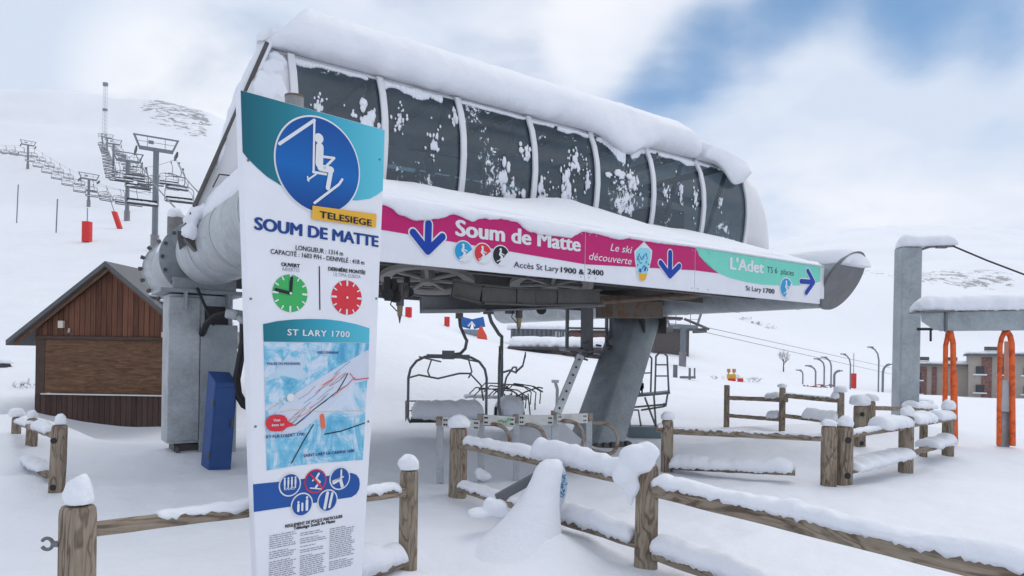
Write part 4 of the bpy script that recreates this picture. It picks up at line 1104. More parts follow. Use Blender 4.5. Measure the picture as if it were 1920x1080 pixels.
tp.poly([(496, 716), (520, 690), (540, 664), (552, 672), (566, 690), (580, 706), (560, 712), (530, 704)], ink('map_pale2', (190, 212, 228), 1.0), 'map_ridge', 1.5, tot)
tp.strokes([([(553, 797), (590, 766), (632, 734), (643, 716), (651, 701)], .007), ([(546, 868), (565, 833), (587, 796)], .007), ([(608, 814), (640, 808), (683, 793)], .007)], BLK, 'map_lift_line', 2, tot)
tp.strokes([([(524, 772), (552, 768), (600, 772), (680, 770)], .0022), ([(500, 770), (528, 752), (560, 733)], .0025)], YEL, 'map_yellow_run', 2, tot)
rnd = random.Random(3); ln = []
for k in range(26):
    x = rnd.uniform(525, 640); y = 795 - (x - 525) * .75 + rnd.uniform(-22, 24); ln.append(([(x, y), (x + 18, y - 13 + rnd.uniform(-3, 3)), (x + 30, y - 24)], .0035))
tp.strokes(ln[:12], GREYI, 'map_grey_run', 2, tot); tp.strokes(ln[12:18], CYANI, 'map_blue_run', 2, tot); tp.strokes(ln[18:], ORI, 'map_red_run', 2, tot)
tp.strokes([([(664, 712), (690, 709)], .006), ([(655, 700), (665, 712)], .005)], REDI, 'map_red_trail', 3, tot)
tp.strokes([([(603, 780), (605, 800)], .030)], ORI, 'map_marker', 3, tot)
tp.strokes([([(512, 793), (524, 793)], .10)], REDI, 'map_pointer', 4, tot); tp.poly([(528, 784), (553, 797), (527, 803)], REDI, 'map_pointer_tip', 5, tot)
tp.text('Vous', 510, 523, 790, 5.5, WINK, 7, tot, .02); tp.text('êtes ici', 507, 530, 799, 5, WINK, 7, tot, .02)
tp.disc((544, 745), .024, WINK, 'map_roundel', 3, tot, 20)
tp.text('VALLEE DU MOUDANG', 499, 562, 684, 5, NAVY, 3, tot, .01); tp.text("VERS L'ESPAGNE", 593, 634, 663, 5, NAVY, 3, tot, .01)
tp.text("RY PLA D'ADET 1700", 498, 570, 822, 6, NAVY, 3, tot, .012); tp.text('SAINT-LARY LA CABANE 1600', 568, 663, 857, 6, NAVY, 3, tot, .012)
tp.poly([(474, 908), (520, 903.5), (580, 896.5), (659, 886.7), (668, 890), (673, 897), (674.5, 907), (673, 917), (668, 926), (659, 932), (600, 941), (540, 950.5), (475.5, 960)], BANDB, 'blue_band', 1, tot)
def rule(px, py, r, ring, lines):
    c = tp.loc(px, py); k = (tp.loc(px + 20, py).x - tp.loc(px - 20, py).x) / 40; kz = (tp.loc(px, py - 20).y - tp.loc(px, py + 20).y) / 40
    rr_ = r * (k + kz) / 2
    tp.disc((c.x, c.y), rr_, ring, 'rule_ring', 2, tot, px=False); tp.disc((c.x, c.y), rr_ * .88, BANDB, 'rule_disc', 3, tot, px=False)
    tp.strokes([([(c.x + x * rr_, c.y + y * rr_) for x, y in pts], w * rr_) for pts, w in lines], WINK, 'rule_pictogram', 4, tot, px=False)
    return c, rr_
rule(543, 908.5, 21.5, WINK, [([(x, .40), (x, .05)], .16) for x in (-.5, -.18, .14, .46)] + [([(x, -.02), (x, -.28)], .12) for x in (-.5, -.18, .14, .46)] + [([(x, .56), (x, .57)], .17) for x in (-.5, -.18, .14, .46)])
tp.text('4 PLACE', 531, 551.5, 919.5, 4.5, WINK, 4, tot, .02)
c, r_ = rule(591, 902, 21.5, REDI, [([(.25, .6), (.0, .2), (.35, -.1), (.0, -.5)], .2), ([(-.3, .1), (.1, .3)], .14), ([(-.5, -.5), (.5, -.7)], .1)])
tp.strokes([([(c.x - .5 * r_, c.y + .6 * r_), (c.x + .55 * r_, c.y - .6 * r_)], .15 * r_)], REDI, 'prohibition_bar', 6, tot, px=False)
rule(636.5, 896.5, 20.5, WINK, [([(.1, .7), (.1, -.1)], .16), ([(-.6, -.3), (.0, -.05), (.2, -.7)], .3), ([(-.7, -.15), (.3, .1)], .12)])
rule(565.5, 946, 21.5, WINK, [([(-.35, -.45), (-.35, .05)], .22), ([(0, -.45), (0, .1)], .18), ([(.42, -.45), (.42, .3)], .24), ([(-.35, .25), (-.35, .26)], .2), ([(.42, .55), (.42, .56)], .22)])
rule(613.5, 938.5, 20, WINK, [([(-.3, -.6), (-.05, .7)], .3), ([(.15, -.55), (.42, .6)], .24)])
tp.text('REGLEMENT DE POLICE PARTICULIER', 534.5, 642, 989.5, 6, BLK, 1, tot, .03); tp.text('Télésiège Soum de Matte', 550, 628, 993.5, 6, BLK, 1, tot, .03)
rnd = random.Random(9); ln = []; zt_ = tp.loc(530, 1004).y
for cxa, cxb, y0 in ((505, 556, 1006), (563, 612, 998), (618, 666, 990)):
    a = tp.loc(cxa, y0).x; b = tp.loc(cxb, y0).x; z = tp.loc(cxa, y0).y
    while z > .30:
        if rnd.random() < .13: z -= .010; e = a + (b - a) * rnd.uniform(.4, .9)
        else: e = b - rnd.uniform(0, .03)
        x = a
        while x < e - .004:
            w = min(rnd.uniform(.008, .04), e - x); ln.append((x, z, w)); x += w + .005
        z -= .0125
m = MB()
for x, z, w in ln: m.bm.faces.new([m.bm.verts.new(q) for q in ((x, -.0022, z), (x + w, -.0022, z), (x + w, -.0022, z + .0052), (x, -.0022, z + .0052))])
tp._fin(m, 'small_print', GREYI, tot)

# ------------------------------------------------------------------ wooden kiosk hut
hd = 17.0
HL = W(65, 650, hd).x; HR = W(351, 650, hd).x; HC = (HL + HR) / 2
hut = thing('wooden_kiosk', 'brown plank kiosk with a steep grey roof and a closed plywood shutter', 'hut', (HC, hd, -.1), R(-1.0))
hw = (HR - HL) / 2; zr = W(208, 492, hd).z + .1; ze = W(25, 638, hd).z + .1; eo = HC - W(25, 638, hd).x
slope = (zr - ze) / eo; zw = zr - slope * hw - .17
zs0 = W(200, 740, hd).z + .1; zs1 = W(200, 638, hd).z + .1; xs0 = W(82, 690, hd).x - HC; xs1 = -xs0
m = MB(); m.prism([(-hw, -1.4), (hw, -1.4), (hw, zs0 - .02), (-hw, zs0 - .02)], lambda p: (p[0], 0, p[1]), lambda p: (p[0], 2.6, p[1])); m.build('lower_wall', PLANKD, hut)
zu = zs1 + .10
m = MB(); m.prism([(-hw, zu), (hw, zu), (hw, zw), (0, zr - .17), (-hw, zw)], lambda p: (p[0], .02, p[1]), lambda p: (p[0], 2.6, p[1])); m.build('gable_wall', PLANKR, hut)
m = MB(); m.box((-(hw + -xs0) / 2, .05, (zs0 + zs1) / 2 + .03), (hw + xs0, .10, zs1 - zs0 + .14)); m.box(((hw - xs0) / 2, .05, (zs0 + zs1) / 2 + .03), (hw + xs0, .10, zs1 - zs0 + .14)); m.box((0, -.005, zs1 + .05), (2 * hw, .06, .09)); m.box((0, 1.4, (zs0 + zu) / 2), (2 * hw - .02, 2.3, zu - zs0 - .01))
m.build('frame', TRIMW, hut, bevel=.006)
m = MB(); m.box((0, .02, (zs0 + zs1) / 2 + .01), (xs1 - xs0 - .01, .03, zs1 - zs0 - .02)); sh = m.build('shutter', PLY, hut, bevel=.004)
m = MB(); m.box((0, -.05, zs0), (xs1 - xs0 + .04, .12, .03)); m.build('sill', plain('white_sill', (.72, .70, .70), .6), hut, bevel=.004)
m = MB()
for sx in (-1, 1):
    m.loft([[(sx * 0, y, zr), (sx * eo, y, ze), (sx * eo, y, ze - .13), (sx * 0, y, zr - .13)] for y in (-.30, 2.9)])
rf = m.build('roof', ROOFM, hut, bevel=.008)
m = MB()
for sx in (-1, 1): m.loft([[(0, y, zr - .135), (sx * (eo - .12), y, ze + slope * .12 - .135), (sx * (eo - .12), y, ze + slope * .12 - .23), (0, y, zr - .23)] for y in (-.16, -.12)])
m.build('barge_board', plain('brown_barge_board', (.17, .085, .05), .75, 0, .2, 5), rf, bevel=.004)
m = MB()
for k in range(60):
    r_ = random.Random(k); y = r_.uniform(0, 2.9); sx = 1 if k % 3 else -1; f = r_.uniform(.35, .99) if sx > 0 else r_.uniform(.9, .99)
    if y < .5 and sx < 0: y += .6
    m.blob((sx * eo * f, y, zr - (zr - ze) * f + .03), (.16, .2, .06), k, .3, 2, -.6)
m.build('snow', SNOW, rf, smooth='all')
def hx(px, py): p = W(px, py, hd - .05); return p.x - HC, p.z + .1
x, z = hx(113, 608); m = MB(); m.box((x, -.03, z), (.13, .09, .18)); m.build('wall_lamp', plain('cream_lamp', (.66, .62, .52), .5), hut, bevel=.01)
x, z = hx(128, 620); m = MB(); m.bar((x, -.03, z - .05), (x, -.03, z + .06), .03, .04); m.tube([(x, -.05, z - .04), (x + .02, -.1, z - .05), (x + .02, -.1, z)], .012, 6); m.build('hook', GALVL, hut)
x, z = hx(312, 629); m = MB(); m.box((x, -.005, z), (.27, .02, .17)); nb = m.build('notice', plain('cream_notice', (.68, .64, .55), .6), hut, bevel=.004)
m = MB()
for k in range(6): m.box((x + .03, -.019, z + .05 - k * .02), (.13, .004, .008))
m.build('print', GREYI, nb)

# ------------------------------------------------------------------ fences
def snow_ridge(m, p0, p1, w, h, seed, e0=.04, e1=.04, lumpy=.5, n=None):
    p0, p1 = Vector(p0), Vector(p1); d = p1 - p0; ln_ = d.length; n = n or max(10, int(ln_ / .022)); x = d.normalized(); y = Vector((0, 0, 1)).cross(x).normalized()
    rings = []
    for i in range(n + 1):
        f = i / n; p = p0 + d * f; s = f * ln_
        e = min(1, min(s / max(e0, 1e-4), (ln_ - s) / max(e1, 1e-4)) * .85 + .15); e = math.sqrt(max(0, 1 - (1 - e) ** 2))
        hh = h * e * (1 + lumpy * noise.noise(Vector((s * 2.3, seed * 3.1, 0))) + lumpy * .35 * noise.noise(Vector((s * 8, seed, 2))))
        ww = w * (.75 + .25 * e) * (1 + .18 * noise.noise(Vector((s * 4, seed, 7))))
        fr = .018 * noise.noise(Vector((s * 16, seed, 3))) + .012 * noise.noise(Vector((s * 34, seed, 5)))
        ring = []
        for k in range(11):
            a = math.pi * k / 10; cr_ = Vector((s * 9, k * .55, seed * 2.3)); q = p + y * math.cos(a) * ww * (1.0 if k not in (0, 10) else .97) + Vector((0, 0, math.sin(a) ** .75 * hh + (fr * 1.5 - .008 if k in (0, 10) else 0)))
            q += y * (.010 * noise.noise(cr_) + .006 * noise.noise(cr_ * 2.6)) + Vector((0, 0, .013 * noise.noise(cr_ + Vector((9, 4, 1))) + .007 * noise.noise(cr_ * 2.7))); ring.append(q)
        ring.append(p + y * -ww * .6 + Vector((0, 0, .004))); ring.append(p + y * ww * .6 + Vector((0, 0, .004)))
        rings.append(ring)
    m.loft(rings)
def post(th, p, top, w, dp, yaw=0, cap=None, seed=1, holes=(), lean=0., roundtop=False):
    """squared timber post standing at world point p"""
    base = WM[th.name].translation
    h = top - (p.z - .35)
    m = MB(); n = 16; rings = []
    def sec(sc):
        o = []
        for k in range(n):
            a = 2 * math.pi * (k + .5) / n; c_, s_ = math.cos(a), math.sin(a); e = .55
            o.append((math.copysign(abs(c_) ** e, c_) * w / 2 * sc, math.copysign(abs(s_) ** e, s_) * dp / 2 * sc))
        return o
    levels = [(0, 1.02), (h * .3, 1.0), (h * .6, 1.0), (h - .05, .985), (h - .018, .95), (h, .84)]
    if roundtop: levels = [(0, 1.02), (h * .5, 1.0), (h - .10, .98), (h - .05, .92), (h - .015, .78), (h, .5)]
    for z, sc in levels:
        rings.append([Vector((x + .006 * noise.noise(Vector((z * 4, k, seed))) + lean * z, y + .006 * noise.noise(Vector((z * 4, k, seed + 5))), z)) for k, (x, y) in enumerate(sec(sc))])
    m.loft(rings)
    M = Matrix.Translation((p.x - base.x, p.y - base.y, p.z - .35 - base.z)) @ Matrix.Rotation(yaw, 4, 'Z')
    po = m.build('post', WOODV, th, smooth=True, matrix=M, angle=35)
    for z in holes:
        m = MB(); m.cyl((0, -dp / 2 - .006, z - p.z + .35), (0, -dp / 2 + .02, z - p.z + .35), w * .22, 14); m.build('rail_hole', BLACK, po)
    if cap:
        cw, ch = cap; m = MB(); sk_ = random.Random(seed); m.blob((lean * h + sk_.uniform(-.012, .012), 0, h + ch * .36), (cw * .98, cw * .9, ch * .56), seed, .22, 4, -.5, 1.25); m.build('snow_cap', SNOW, po, smooth='all')
    return po
def rail(th, a, b, hgt, thick, snow=None, seed=1):
    base = WM[th.name].translation; a, b = Vector(a), Vector(b); d = b - a
    x = d.normalized(); y = Vector((0, 0, 1)).cross(x).normalized(); z = x.cross(y)
    M = Matrix((x, y, z)).transposed().to_4x4(); M.translation = a - base
    m = MB(); n = 10; rings = []
    for i in range(15):
        f = i / 14; o = []
        for k in range(n):
            an = 2 * math.pi * (k + .5) / n; c_, s_ = math.cos(an), math.sin(an); e = .6
            o.append(Vector((d.length * f, math.copysign(abs(c_) ** e, c_) * thick / 2 + .006 * noise.noise(Vector((f * 9, k, seed))), math.copysign(abs(s_) ** e, s_) * hgt / 2 + .008 * noise.noise(Vector((f * 9, seed, k * .3))))))
        rings.append(o)
    m.loft(rings); ro = m.build('rail', WOODH, th, smooth=True, matrix=M, angle=35)
    for s in (snow or []):
        f0, f1, w_, h_ = s[:4]; m = MB(); L_ = d.length
        snow_ridge(m, (L_ * f0, 0, hgt / 2 - .012), (L_ * f1, 0, hgt / 2 - .012), w_, h_, seed + f0 * 10, *(s[4:6] if len(s) > 5 else (.06, .06)))
        m.build('snow', SNOW, ro, smooth='all')
    return ro
def GD(px, py):
    """ground point of a post whose foot shows at this pixel"""
    return hit(px, py, 2.5, 60)
GRP = 'timber rail fences round the lift queue'
def fence(label, p): return thing('timber_fence', label, 'fence', (p.x, p.y, gz(p.x, p.y)), 0, GRP)

# A: front left, running behind the totem
a1 = G(151, 3.42); a2 = GD(764, 1068)
fa = fence('timber fence running behind the information panel, with a ring bolt on its left post', a1)
za = W(151, 948, a1.y).z
post(fa, a1, za, .152, .14, R(-25), (.07, .16), 2, roundtop=False)
post(fa, a2, W(764, 882, a2.y).z, .125, .12, R(-20), (.085, .13), 3)
b0 = Vector((a1.x, a1.y, W(180, 997, a1.y).z)) + Vector((.05, .05, 0)); b1 = Vector((a2.x, a2.y, W(752, 921, a2.y).z))
rail(fa, b0, b1, .078, .07, [(.14, .50, .05, .035), (.52, .66, .07, .07), (.70, .95, .05, .05)], 4)
b1l = Vector((a2.x, a2.y, W(752, 1050, a2.y).z))
rail(fa, b0 + Vector((0, 0, -.72)), b1l, .085, .07, [(.62, .97, .10, .16, .2, .05)], 5)
m = MB(); c0 = Vector((a1.x - .07, a1.y - .03, W(120, 1017, a1.y).z)); m.cyl(c0, c0 + Vector((-.035, 0, 0)), .016, 10); cR = c0 + Vector((-.062, 0, 0))
m.tube([cR + Vector((.028 * math.cos(R(a)), 0, .028 * math.sin(R(a)))) for a in range(-150, 151, 20)], .009, 8); m.build('ring_bolt', MSTEEL, fa, smooth=True, world=True)

# B: left, beside the hut
q1 = GD(104, 922); q2 = G(60, 10.0); q3 = G(31, 11.2)
fb = fence('short snowy timber fence by the kiosk, two dark holes in its end post', q1)
post(fb, q1, W(106, 797, q1.y).z, .145, .13, R(12), (.06, .13), 6, (W(105, 825, q1.y).z, W(100, 912, q1.y).z), lean=.03)
post(fb, q2, W(66, 785, q2.y).z, .135, .12, R(12), (.065, .14), 7, lean=.03)
post(fb, q3, W(36, 782, q3.y).z, .12, .12, R(12), (.12, .16), 8, lean=.03)
e0 = Vector((q1.x - .05, q1.y + .08, W(92, 820, q1.y).z)); e1 = Vector((q3.x + .03, q3.y, W(36, 792, q3.y).z)); rail(fb, e0, e1, .07, .07, [(.10, .42, .07, .10), (.60, .95, .07, .06)], 9)
e0 = Vector((q1.x - .25, q1.y + .25, W(80, 892, q1.y + .2).z)); e1 = Vector((q3.x - .05, q3.y, W(20, 852, q3.y).z)); rail(fb, e0, e1, .07, .07, [(.06, .55, .10, .09), (.62, .98, .12, .08)], 10)

# C: middle, towards the lower right corner
c1 = GD(858, 931); c2 = GD(1211, 1063); c3 = Vector((c2.x + 2.1, c2.y - 3.08, 0)); c3.z = gz(c3.x, c3.y)
fc = fence('timber fence with heavy snow rolls on its rails, running to the lower right corner', c2)
post(fc, c1, W(858, 803, c1.y).z, .20, .17, R(-8), (.13, .17), 11)
post(fc, c2, W(1212, 872, c2.y).z, .185, .17, R(-12), None, 12)
post(fc, c3, W(1212, 872, c2.y).z, .185, .17, R(-12), (.1, .1), 12)
r0 = Vector((c1.x + .06, c1.y - .08, W(868, 832, c1.y).z)); r1 = Vector((c2.x - .05, c2.y + .05, W(1185, 906, c2.y).z))
rail(fc, r0, r1, .09, .09, [(.03, .55, .075, .10), (.50, .98, .095, .17)], 13)
r0 = Vector((c1.x + .03, c1.y - .08, W(870, 912, c1.y).z)); r1 = Vector((c2.x - .05, c2.y + .05, W(1190, 1022, c2.y).z))
rail(fc, r0, r1, .09, .09, [(.02, .32, .09, .07), (.36, .52, .06, .04), (.52, .99, .11, .15)], 14)
r0 = Vector((c2.x + .06, c2.y - .06, W(1232, 915, c2.y).z)); r1 = Vector((c3.x, c3.y, W(1232, 917, c2.y).z))
rail(fc, r0, r1, .125, .11, [(.005, .99, .085, .085, .05, .05)], 15)
r0 = Vector((c2.x + .06, c2.y - .06, W(1228, 1034, c2.y).z)); r1 = Vector((c3.x, c3.y, W(1228, 1036, c2.y).z))
rail(fc, r0, r1, .10, .10, [(.005, .99, .10, .13, .05, .05)], 16)
# the big curl of snow hanging off the middle post
m = MB(); cx_ = Vector((c2.x, c2.y, W(1212, 870, c2.y).z))
for k, (px, py, rx, rz_) in enumerate(((1212, 852, .105, .10), (1190, 862, .13, .13), (1172, 888, .105, .12), (1184, 912, .075, .09), (1205, 868, .10, .09), (1182, 935, .032, .06))):
    m.blob(W(px, py, c2.y - .03), (rx, rx * .9, rz_), k + 20, .18, 3, -9)
melt(m.build('snow_curl', SNOW, fc, smooth='all', world=True), .015, 10)

# D: level fence to the double posts
d1 = GD(1250, 884); d2 = GD(1553, 911)
fd = fence('level timber fence behind the ski gates, with a thick snow pad on its lower rail', d1)
post(fd, d1, W(1250, 788, d1.y).z, .165, .15, R(0), (.10, .14), 17); post(fd, d2, W(1553, 799, d2.y).z, .185, .16, R(0), (.11, .10), 18)
rail(fd, Vector((d1.x + .05, d1.y, W(1262, 808, d1.y).z)), Vector((d2.x - .05, d2.y, W(1545, 821, d2.y).z)), .10, .09, [(.02, .98, .05, .018)], 19)
rail(fd, Vector((d1.x - .16, d1.y, W(1236, 804, d1.y).z)), Vector((d1.x - .03, d1.y, W(1246, 805, d1.y).z)), .09, .09, [(.1, .9, .06, .05)], 20)
rail(fd, Vector((d1.x + .05, d1.y, W(1262, 876, d1.y).z)), Vector((d2.x - .45, d2.y, W(1500, 887, d2.y).z)), .075, .08, [(.02, .99, .20, .17, .1, .2)], 21)
# E: from the double posts to the right
e1 = GD(1582, 909); e2 = GD(1698, 886); e3 = GD(1731, 856); e4 = GD(1777, 854)
fe = fence('timber fence angling away beneath the tall steel mast, with snow domes on its posts', e1)
post(fe, e1, W(1582, 800, e1.y).z, .20, .17, R(5), (.11, .16), 22, (W(1582, 824, e1.y).z, W(1582, 890, e1.y).z))
post(fe, e2, W(1698, 781, e2.y).z, .185, .17, R(5), (.10, .17), 23); post(fe, e3, W(1731, 789, e3.y).z, .11, .11, R(5), None, 24); post(fe, e4, W(1780, 769, e4.y).z, .17, .17, R(5), (.13, .2), 25)
def up(p, px, py): return Vector((p.x, p.y, W(px, py, p.y).z))
rail(fe, up(e1, 1592, 817), up(e2, 1693, 800), .085, .08, [(.04, .6, .06, .05), (.5, .97, .16, .17)], 26); rail(fe, up(e2, 1706, 798), up(e4, 1775, 786), .085, .08, [(.05, .45, .18, .16), (.6, .95, .16, .14)], 27)
rail(fe, up(e1, 1592, 886), up(e2, 1695, 857), .085, .08, [(.04, .97, .2, .13)], 28); rail(fe, up(e2, 1706, 853), up(e4, 1779, 832), .085, .08, [(.45, .97, .18, .16)], 29)
# F: fence further back
f1 = GD(1362, 801); f2 = GD(1466, 812); f3 = G(1578, 14.0)
ff = fence('distant two-rail timber fence with thin posts, behind the level fence', f1)
post(ff, f1, W(1362, 722, f1.y).z, .125, .12, 0, None, 30); post(ff, f2, W(1466, 727, f2.y).z, .12, .12, 0, (.10, .10), 31); post(ff, f3, W(1578, 736, f3.y).z, .12, .12, 0, (.13, .16), 32)
rail(ff, up(f1, 1366, 746), up(f2, 1472, 750) + Vector((.1, 0, 0)), .10, .07, [(.72, .88, .14, .15)], 33); rail(ff, up(f2, 1468, 741), up(f3, 1582, 751), .11, .07, [(.03, .9, .04, .015), (.86, .99, .16, .16)], 34)
rail(ff, up(f1, 1366, 779), up(f2, 1470, 787), .09, .07, [(.8, .97, .13, .13)], 35); rail(ff, up(f2, 1468, 779), up(f3, 1580, 793), .09, .07, [(.4, .97, .25, .2)], 36)
# G: the short run with the rust brown post beneath the mast
g1 = GD(1611, 836); g2 = GD(1631, 803); g3 = G(1727, 18.0)
fg = fence('short timber fence with a yellowish post, partly behind the steel mast', g2)
post(fg, g1, W(1611, 761, g1.y).z, .19, .17, 0, (.18, .22), 37, (W(1611, 776, g1.y).z, W(1611, 830, g1.y).z)); post(fg, g2, W(1631, 752, g2.y).z, .20, .17, 0, (.17, .18), 38); post(fg, g3, W(1727, 756, g3.y).z, .23, .2, 0, (.3, .16), 39)
rail(fg, up(g2, 1637, 765), up(g3, 1750, 768) + Vector((.3, 0, 0)), .10, .09, [(.6, .98, .2, .14)], 40)
# ------------------------------------------------------------------ hanging chairs under the station
def chair(name, label, loc, rz, w=1.9, r=.024, group=None, snow=True, bail_h=1.0, total=1.95, scale=1, cat='chair', deep=False):
    """four-seat lift chair, origin at the grip on the rope"""
    th = thing(name, label, cat, loc, rz, group, scale=scale)
    zb, zs = -(total - bail_h), -total
    m = MB(); m.tube([(.22, .28, 0), (.24, .22, -.2), (.34, .06, -.45), (.36, 0, zb + .32), (.33, 0, zb + .16), (.24, 0, zb + .06), (.05, 0, zb + .03)], r * 1.25, 8)
    m.box((.22, .28, .02), (.14, .22, .12)); m.box((0, 0, zb + .03), (.24, .09, .17)); m.bar((-.42, 0, zb), (.42, 0, zb), .05, .08); m.build('hanger', MSTEEL, th, smooth=True, angle=35)
    q = []; h = w / 2; rad = .42
    pts = [(-h + .05, -.28, zs + .0), (-h, -.05, zs + .06), (-h, 0, zs + .3), (-h, 0, zb - rad)]
    pts += [(-h + rad - rad * math.cos(R(a)), 0, zb - rad + rad * math.sin(R(a))) for a in (25, 50, 75)] + [(-h + rad + .1, 0, zb)]
    pts += [(-x, y, z) for x, y, z in pts[::-1]]
    m = MB(); m.tube(pts, r, 8); m.build('bail', MSTEEL, th, smooth=True)
    m = MB(); m.box((0, -.22, zs + .04), (w - .12, .50, .07)); m.bar((-h + .04, -.46, zs + .03), (h - .04, -.46, zs + .03), .03, .03); seat = m.build('seat', SEATM, th, bevel=.015)
    bh = .16 if deep else .36; m = MB(); m.box((0, .06, zs + .10 + bh / 2), (w - .14, .05, bh)); m.build('backrest', SEATM, th, bevel=.015)
    m = MB()
    m.tube([(-h + .02, -.02, zb - .42), (-h + .2, -.2, zb - .36), (-.2, -.32, zb - .42), (.2, -.32, zb - .32), (h - .35, -.25, zb - .32), (h - .12, -.1, zb - .55), (h - .06, -.02, zs + .4)], r * .7, 6)
    for x, s in ((-.35, -1), (.38, 1)): m.tube([(x, -.32, zb - .40), (x + s * .05, -.45, zb - .28), (x - s * .02, -.5, zb - .05)], r * .6, 6); m.bar((x - .22, -.5, zb - .01), (x + .2, -.5, zb - .1), .025, .03)
    m.build('restraint_bar', MSTEEL, th, smooth=True, angle=35)
    if snow:
        m = MB(); snow_ridge(m, (-h + .08, -.18, zs + .07), (h - .08, -.18, zs + .07), .30 if deep else .27, .34 if deep else .20, 3, .12, .12, .2); m.build('snow', SNOW, th, smooth='all')
    return th
p = W(852, 592, 13.4); p2 = W(968, 585, 14.0)
cg = 'chairs parked beneath the station'
z1 = p.z - W(852, 788, 13.4).z
ch1 = chair('lift_chair', 'lift chair with thick snow on its seat, facing the viewer under the station', p - Vector((.10, .1, 0)), R(8), 1.52, .026, cg, True, z1 * .61, z1, deep=True)
z2 = p2.z - W(940, 782, 14.0).z
ch2 = chair('lift_chair', 'lift chair hanging edge-on under the station beside the slanting rear pylon', p2 + Vector((-.30, 0, 0)), R(89), 1.6, .03, cg, True, z2 * .62, z2, deep=True)
# third, tangled chairs behind: footrest frames stacked
p3 = W(990, 640, 16.0)
ct = thing('parked_chair_frames', 'tangle of folded chair footrests parked low behind the hanging chairs', 'chair frames', G(955, 15.0), 0, cg)
m = MB(); rnd = random.Random(12)
for k in range(9):
    x0 = 880 + k * 9; y0 = 738 + rnd.uniform(-8, 10)
    m.tube([W(x0, y0, 14.8), W(x0 + 12, y0 - 12, 14.9), W(x0 + 45, y0 - 10 + rnd.uniform(-4, 4), 15.1), W(x0 + 62, y0 + 3, 15.2), W(x0 + 60, y0 + 26, 15.2)], .014, 6)
m.tube([W(952, 752, 14.9), W(985, 735, 15), W(1010, 726, 15), W(1018, 728, 15)], .016, 6); m.tube([W(1000, 724, 15), W(1018, 735, 15)], .016, 6)
for k in range(6): x = 935 + k * 11; m.tube([W(x, 738, 15), W(x + 4, 778, 15)], .014, 6)
m.build('footrest', DSTEEL, ct, smooth=True, world=True)
m = MB(); a = W(870, 745, 15.2); b = W(990, 748, 15.4); snow_ridge(m, a, b, .2, .07, 9); m.build('snow', SNOW, ct, smooth='all', world=True)

# low railing left of the chair
g = GD(783, 788)
rl = thing('low_railing', 'small low metal railing left of the snowy lift chair', 'railing', g)
m = MB(); d = g.y
for px in (761, 807): m.tube([W(px, 752, d), W(px, 792, d)], .018, 6)
m.tube([W(761, 752, d), W(807, 752, d)], .018, 6); m.tube([W(761, 770, d), W(807, 770, d)], .014, 6); m.build('frame', MSTEEL, rl, smooth=True, world=True)

# ------------------------------------------------------------------ ski gates
g0 = GD(902, 892)
gt = thing('ski_gate', 'row of metal ski gates with white top boards and curved rust-edged hoops', 'gate', (g0.x, g0.y, g0.z))
posts = [(825, 783, 892), (902, 778, 893), (968, 779, 890), (1040, 772, 886), (1104, 776, 862)]
pd = [8.9, 8.95, 9.05, 9.2, 9.5]
for (px, t_, b_), d in zip(posts, pd):
    w = .085; a = W(px, b_ + 14, d); b = W(px, t_, d); m = MB(); m.bar(a, b, w, w, (0, 1, 0)); po = m.build('post', GALVL, gt, world=True, bevel=.008)
    m = MB(); m.bar(b + Vector((0, 0, -.10)), b + Vector((0, 0, .012)), w + .012, w + .012, (0, 1, 0)); m.build('rusty_collar', RUSTY, po, world=True)
    if px < 830: continue
    pts = [W(px + 5, t_ + 17, d), W(px + 28, t_ + 18, d - .05), W(px + 45, t_ + 26, d - .1), W(px + 54, t_ + 44, d - .13), W(px + 51, t_ + 64, d - .13), W(px + 38, t_ + 75, d - .1), W(px + 5, t_ + 68, d)]
    ps = []
    for a_, b_2, c_, d_ in zip([pts[0]] + pts[:-1], pts, pts[1:], pts[2:] + [pts[-1]]):
        for f in (0, .33, .66): ps.append(.5 * ((2 * b_2) + (c_ - a_) * f + (2 * a_ - 5 * b_2 + 4 * c_ - d_) * f * f + (3 * b_2 - a_ - 3 * c_ + d_) * f ** 3))
    m = MB(); m.tube(ps + [pts[-1]], .027, 10); m.build('hoop', RUSTY, gt, smooth=True, world=True)
PX = plain('gate_board_white', (.55, .55, .53), .5, 0, .18, 6)
for (i, j, t0_, t1_) in ((0, 1, 783, 790), (1, 2, 779, 783), (2, 3, 779, 780), (3, 4, 778, 776)):
    a = W(posts[i][0] + 4, t0_ + 8, pd[i] - .06); b = W(posts[j][0] - 3, t1_ + 8, pd[j] - .06); m = MB(); m.bar(a, b, .03, .135); bd = m.build('top_board', PX, gt, world=True, bevel=.006)
    m = MB(); dv = (b - a)
    for f in (.06, .12, .88, .94):
        for dz_ in (.03, -.03): m.cyl(a + dv * f + Vector((0, -.01, dz_)), a + dv * f + Vector((0, -.022, dz_)), .013, 8)
    m.build('bolt_holes', BLACK, bd, world=True).__setitem__('kind', 'stuff')
    if i == 1:
        m = MB(); rnd = random.Random(2); c_ = a.lerp(b, .55)
        for k in range(9): q = c_ + Vector((-.12 + k * .03, -.022, rnd.uniform(-.02, .02))); m.bar(q, q + Vector((.02, 0, rnd.uniform(-.03, .03))), .006, .022)
        m.build('green_lettering', ink('sticker_green', (70, 170, 90)), bd, world=True)
m = MB(); m.bar(W(1088, 668, 9.9), W(1044, 776, 9.15), .11, .07, (0, 1, 0))
lb_ = m.build('leaning_bar', GALVL, gt, world=True, bevel=.006)
m = MB()
for k in range(7): c_ = W(1088, 668, 9.9).lerp(W(1044, 776, 9.15), .06 + k * .14); m.cyl(c_ + Vector((0, -.05, 0)), c_ + Vector((0, -.062, 0)), .016, 8)
m.build('bolt_holes', BLACK, lb_, world=True).__setitem__('kind', 'stuff')
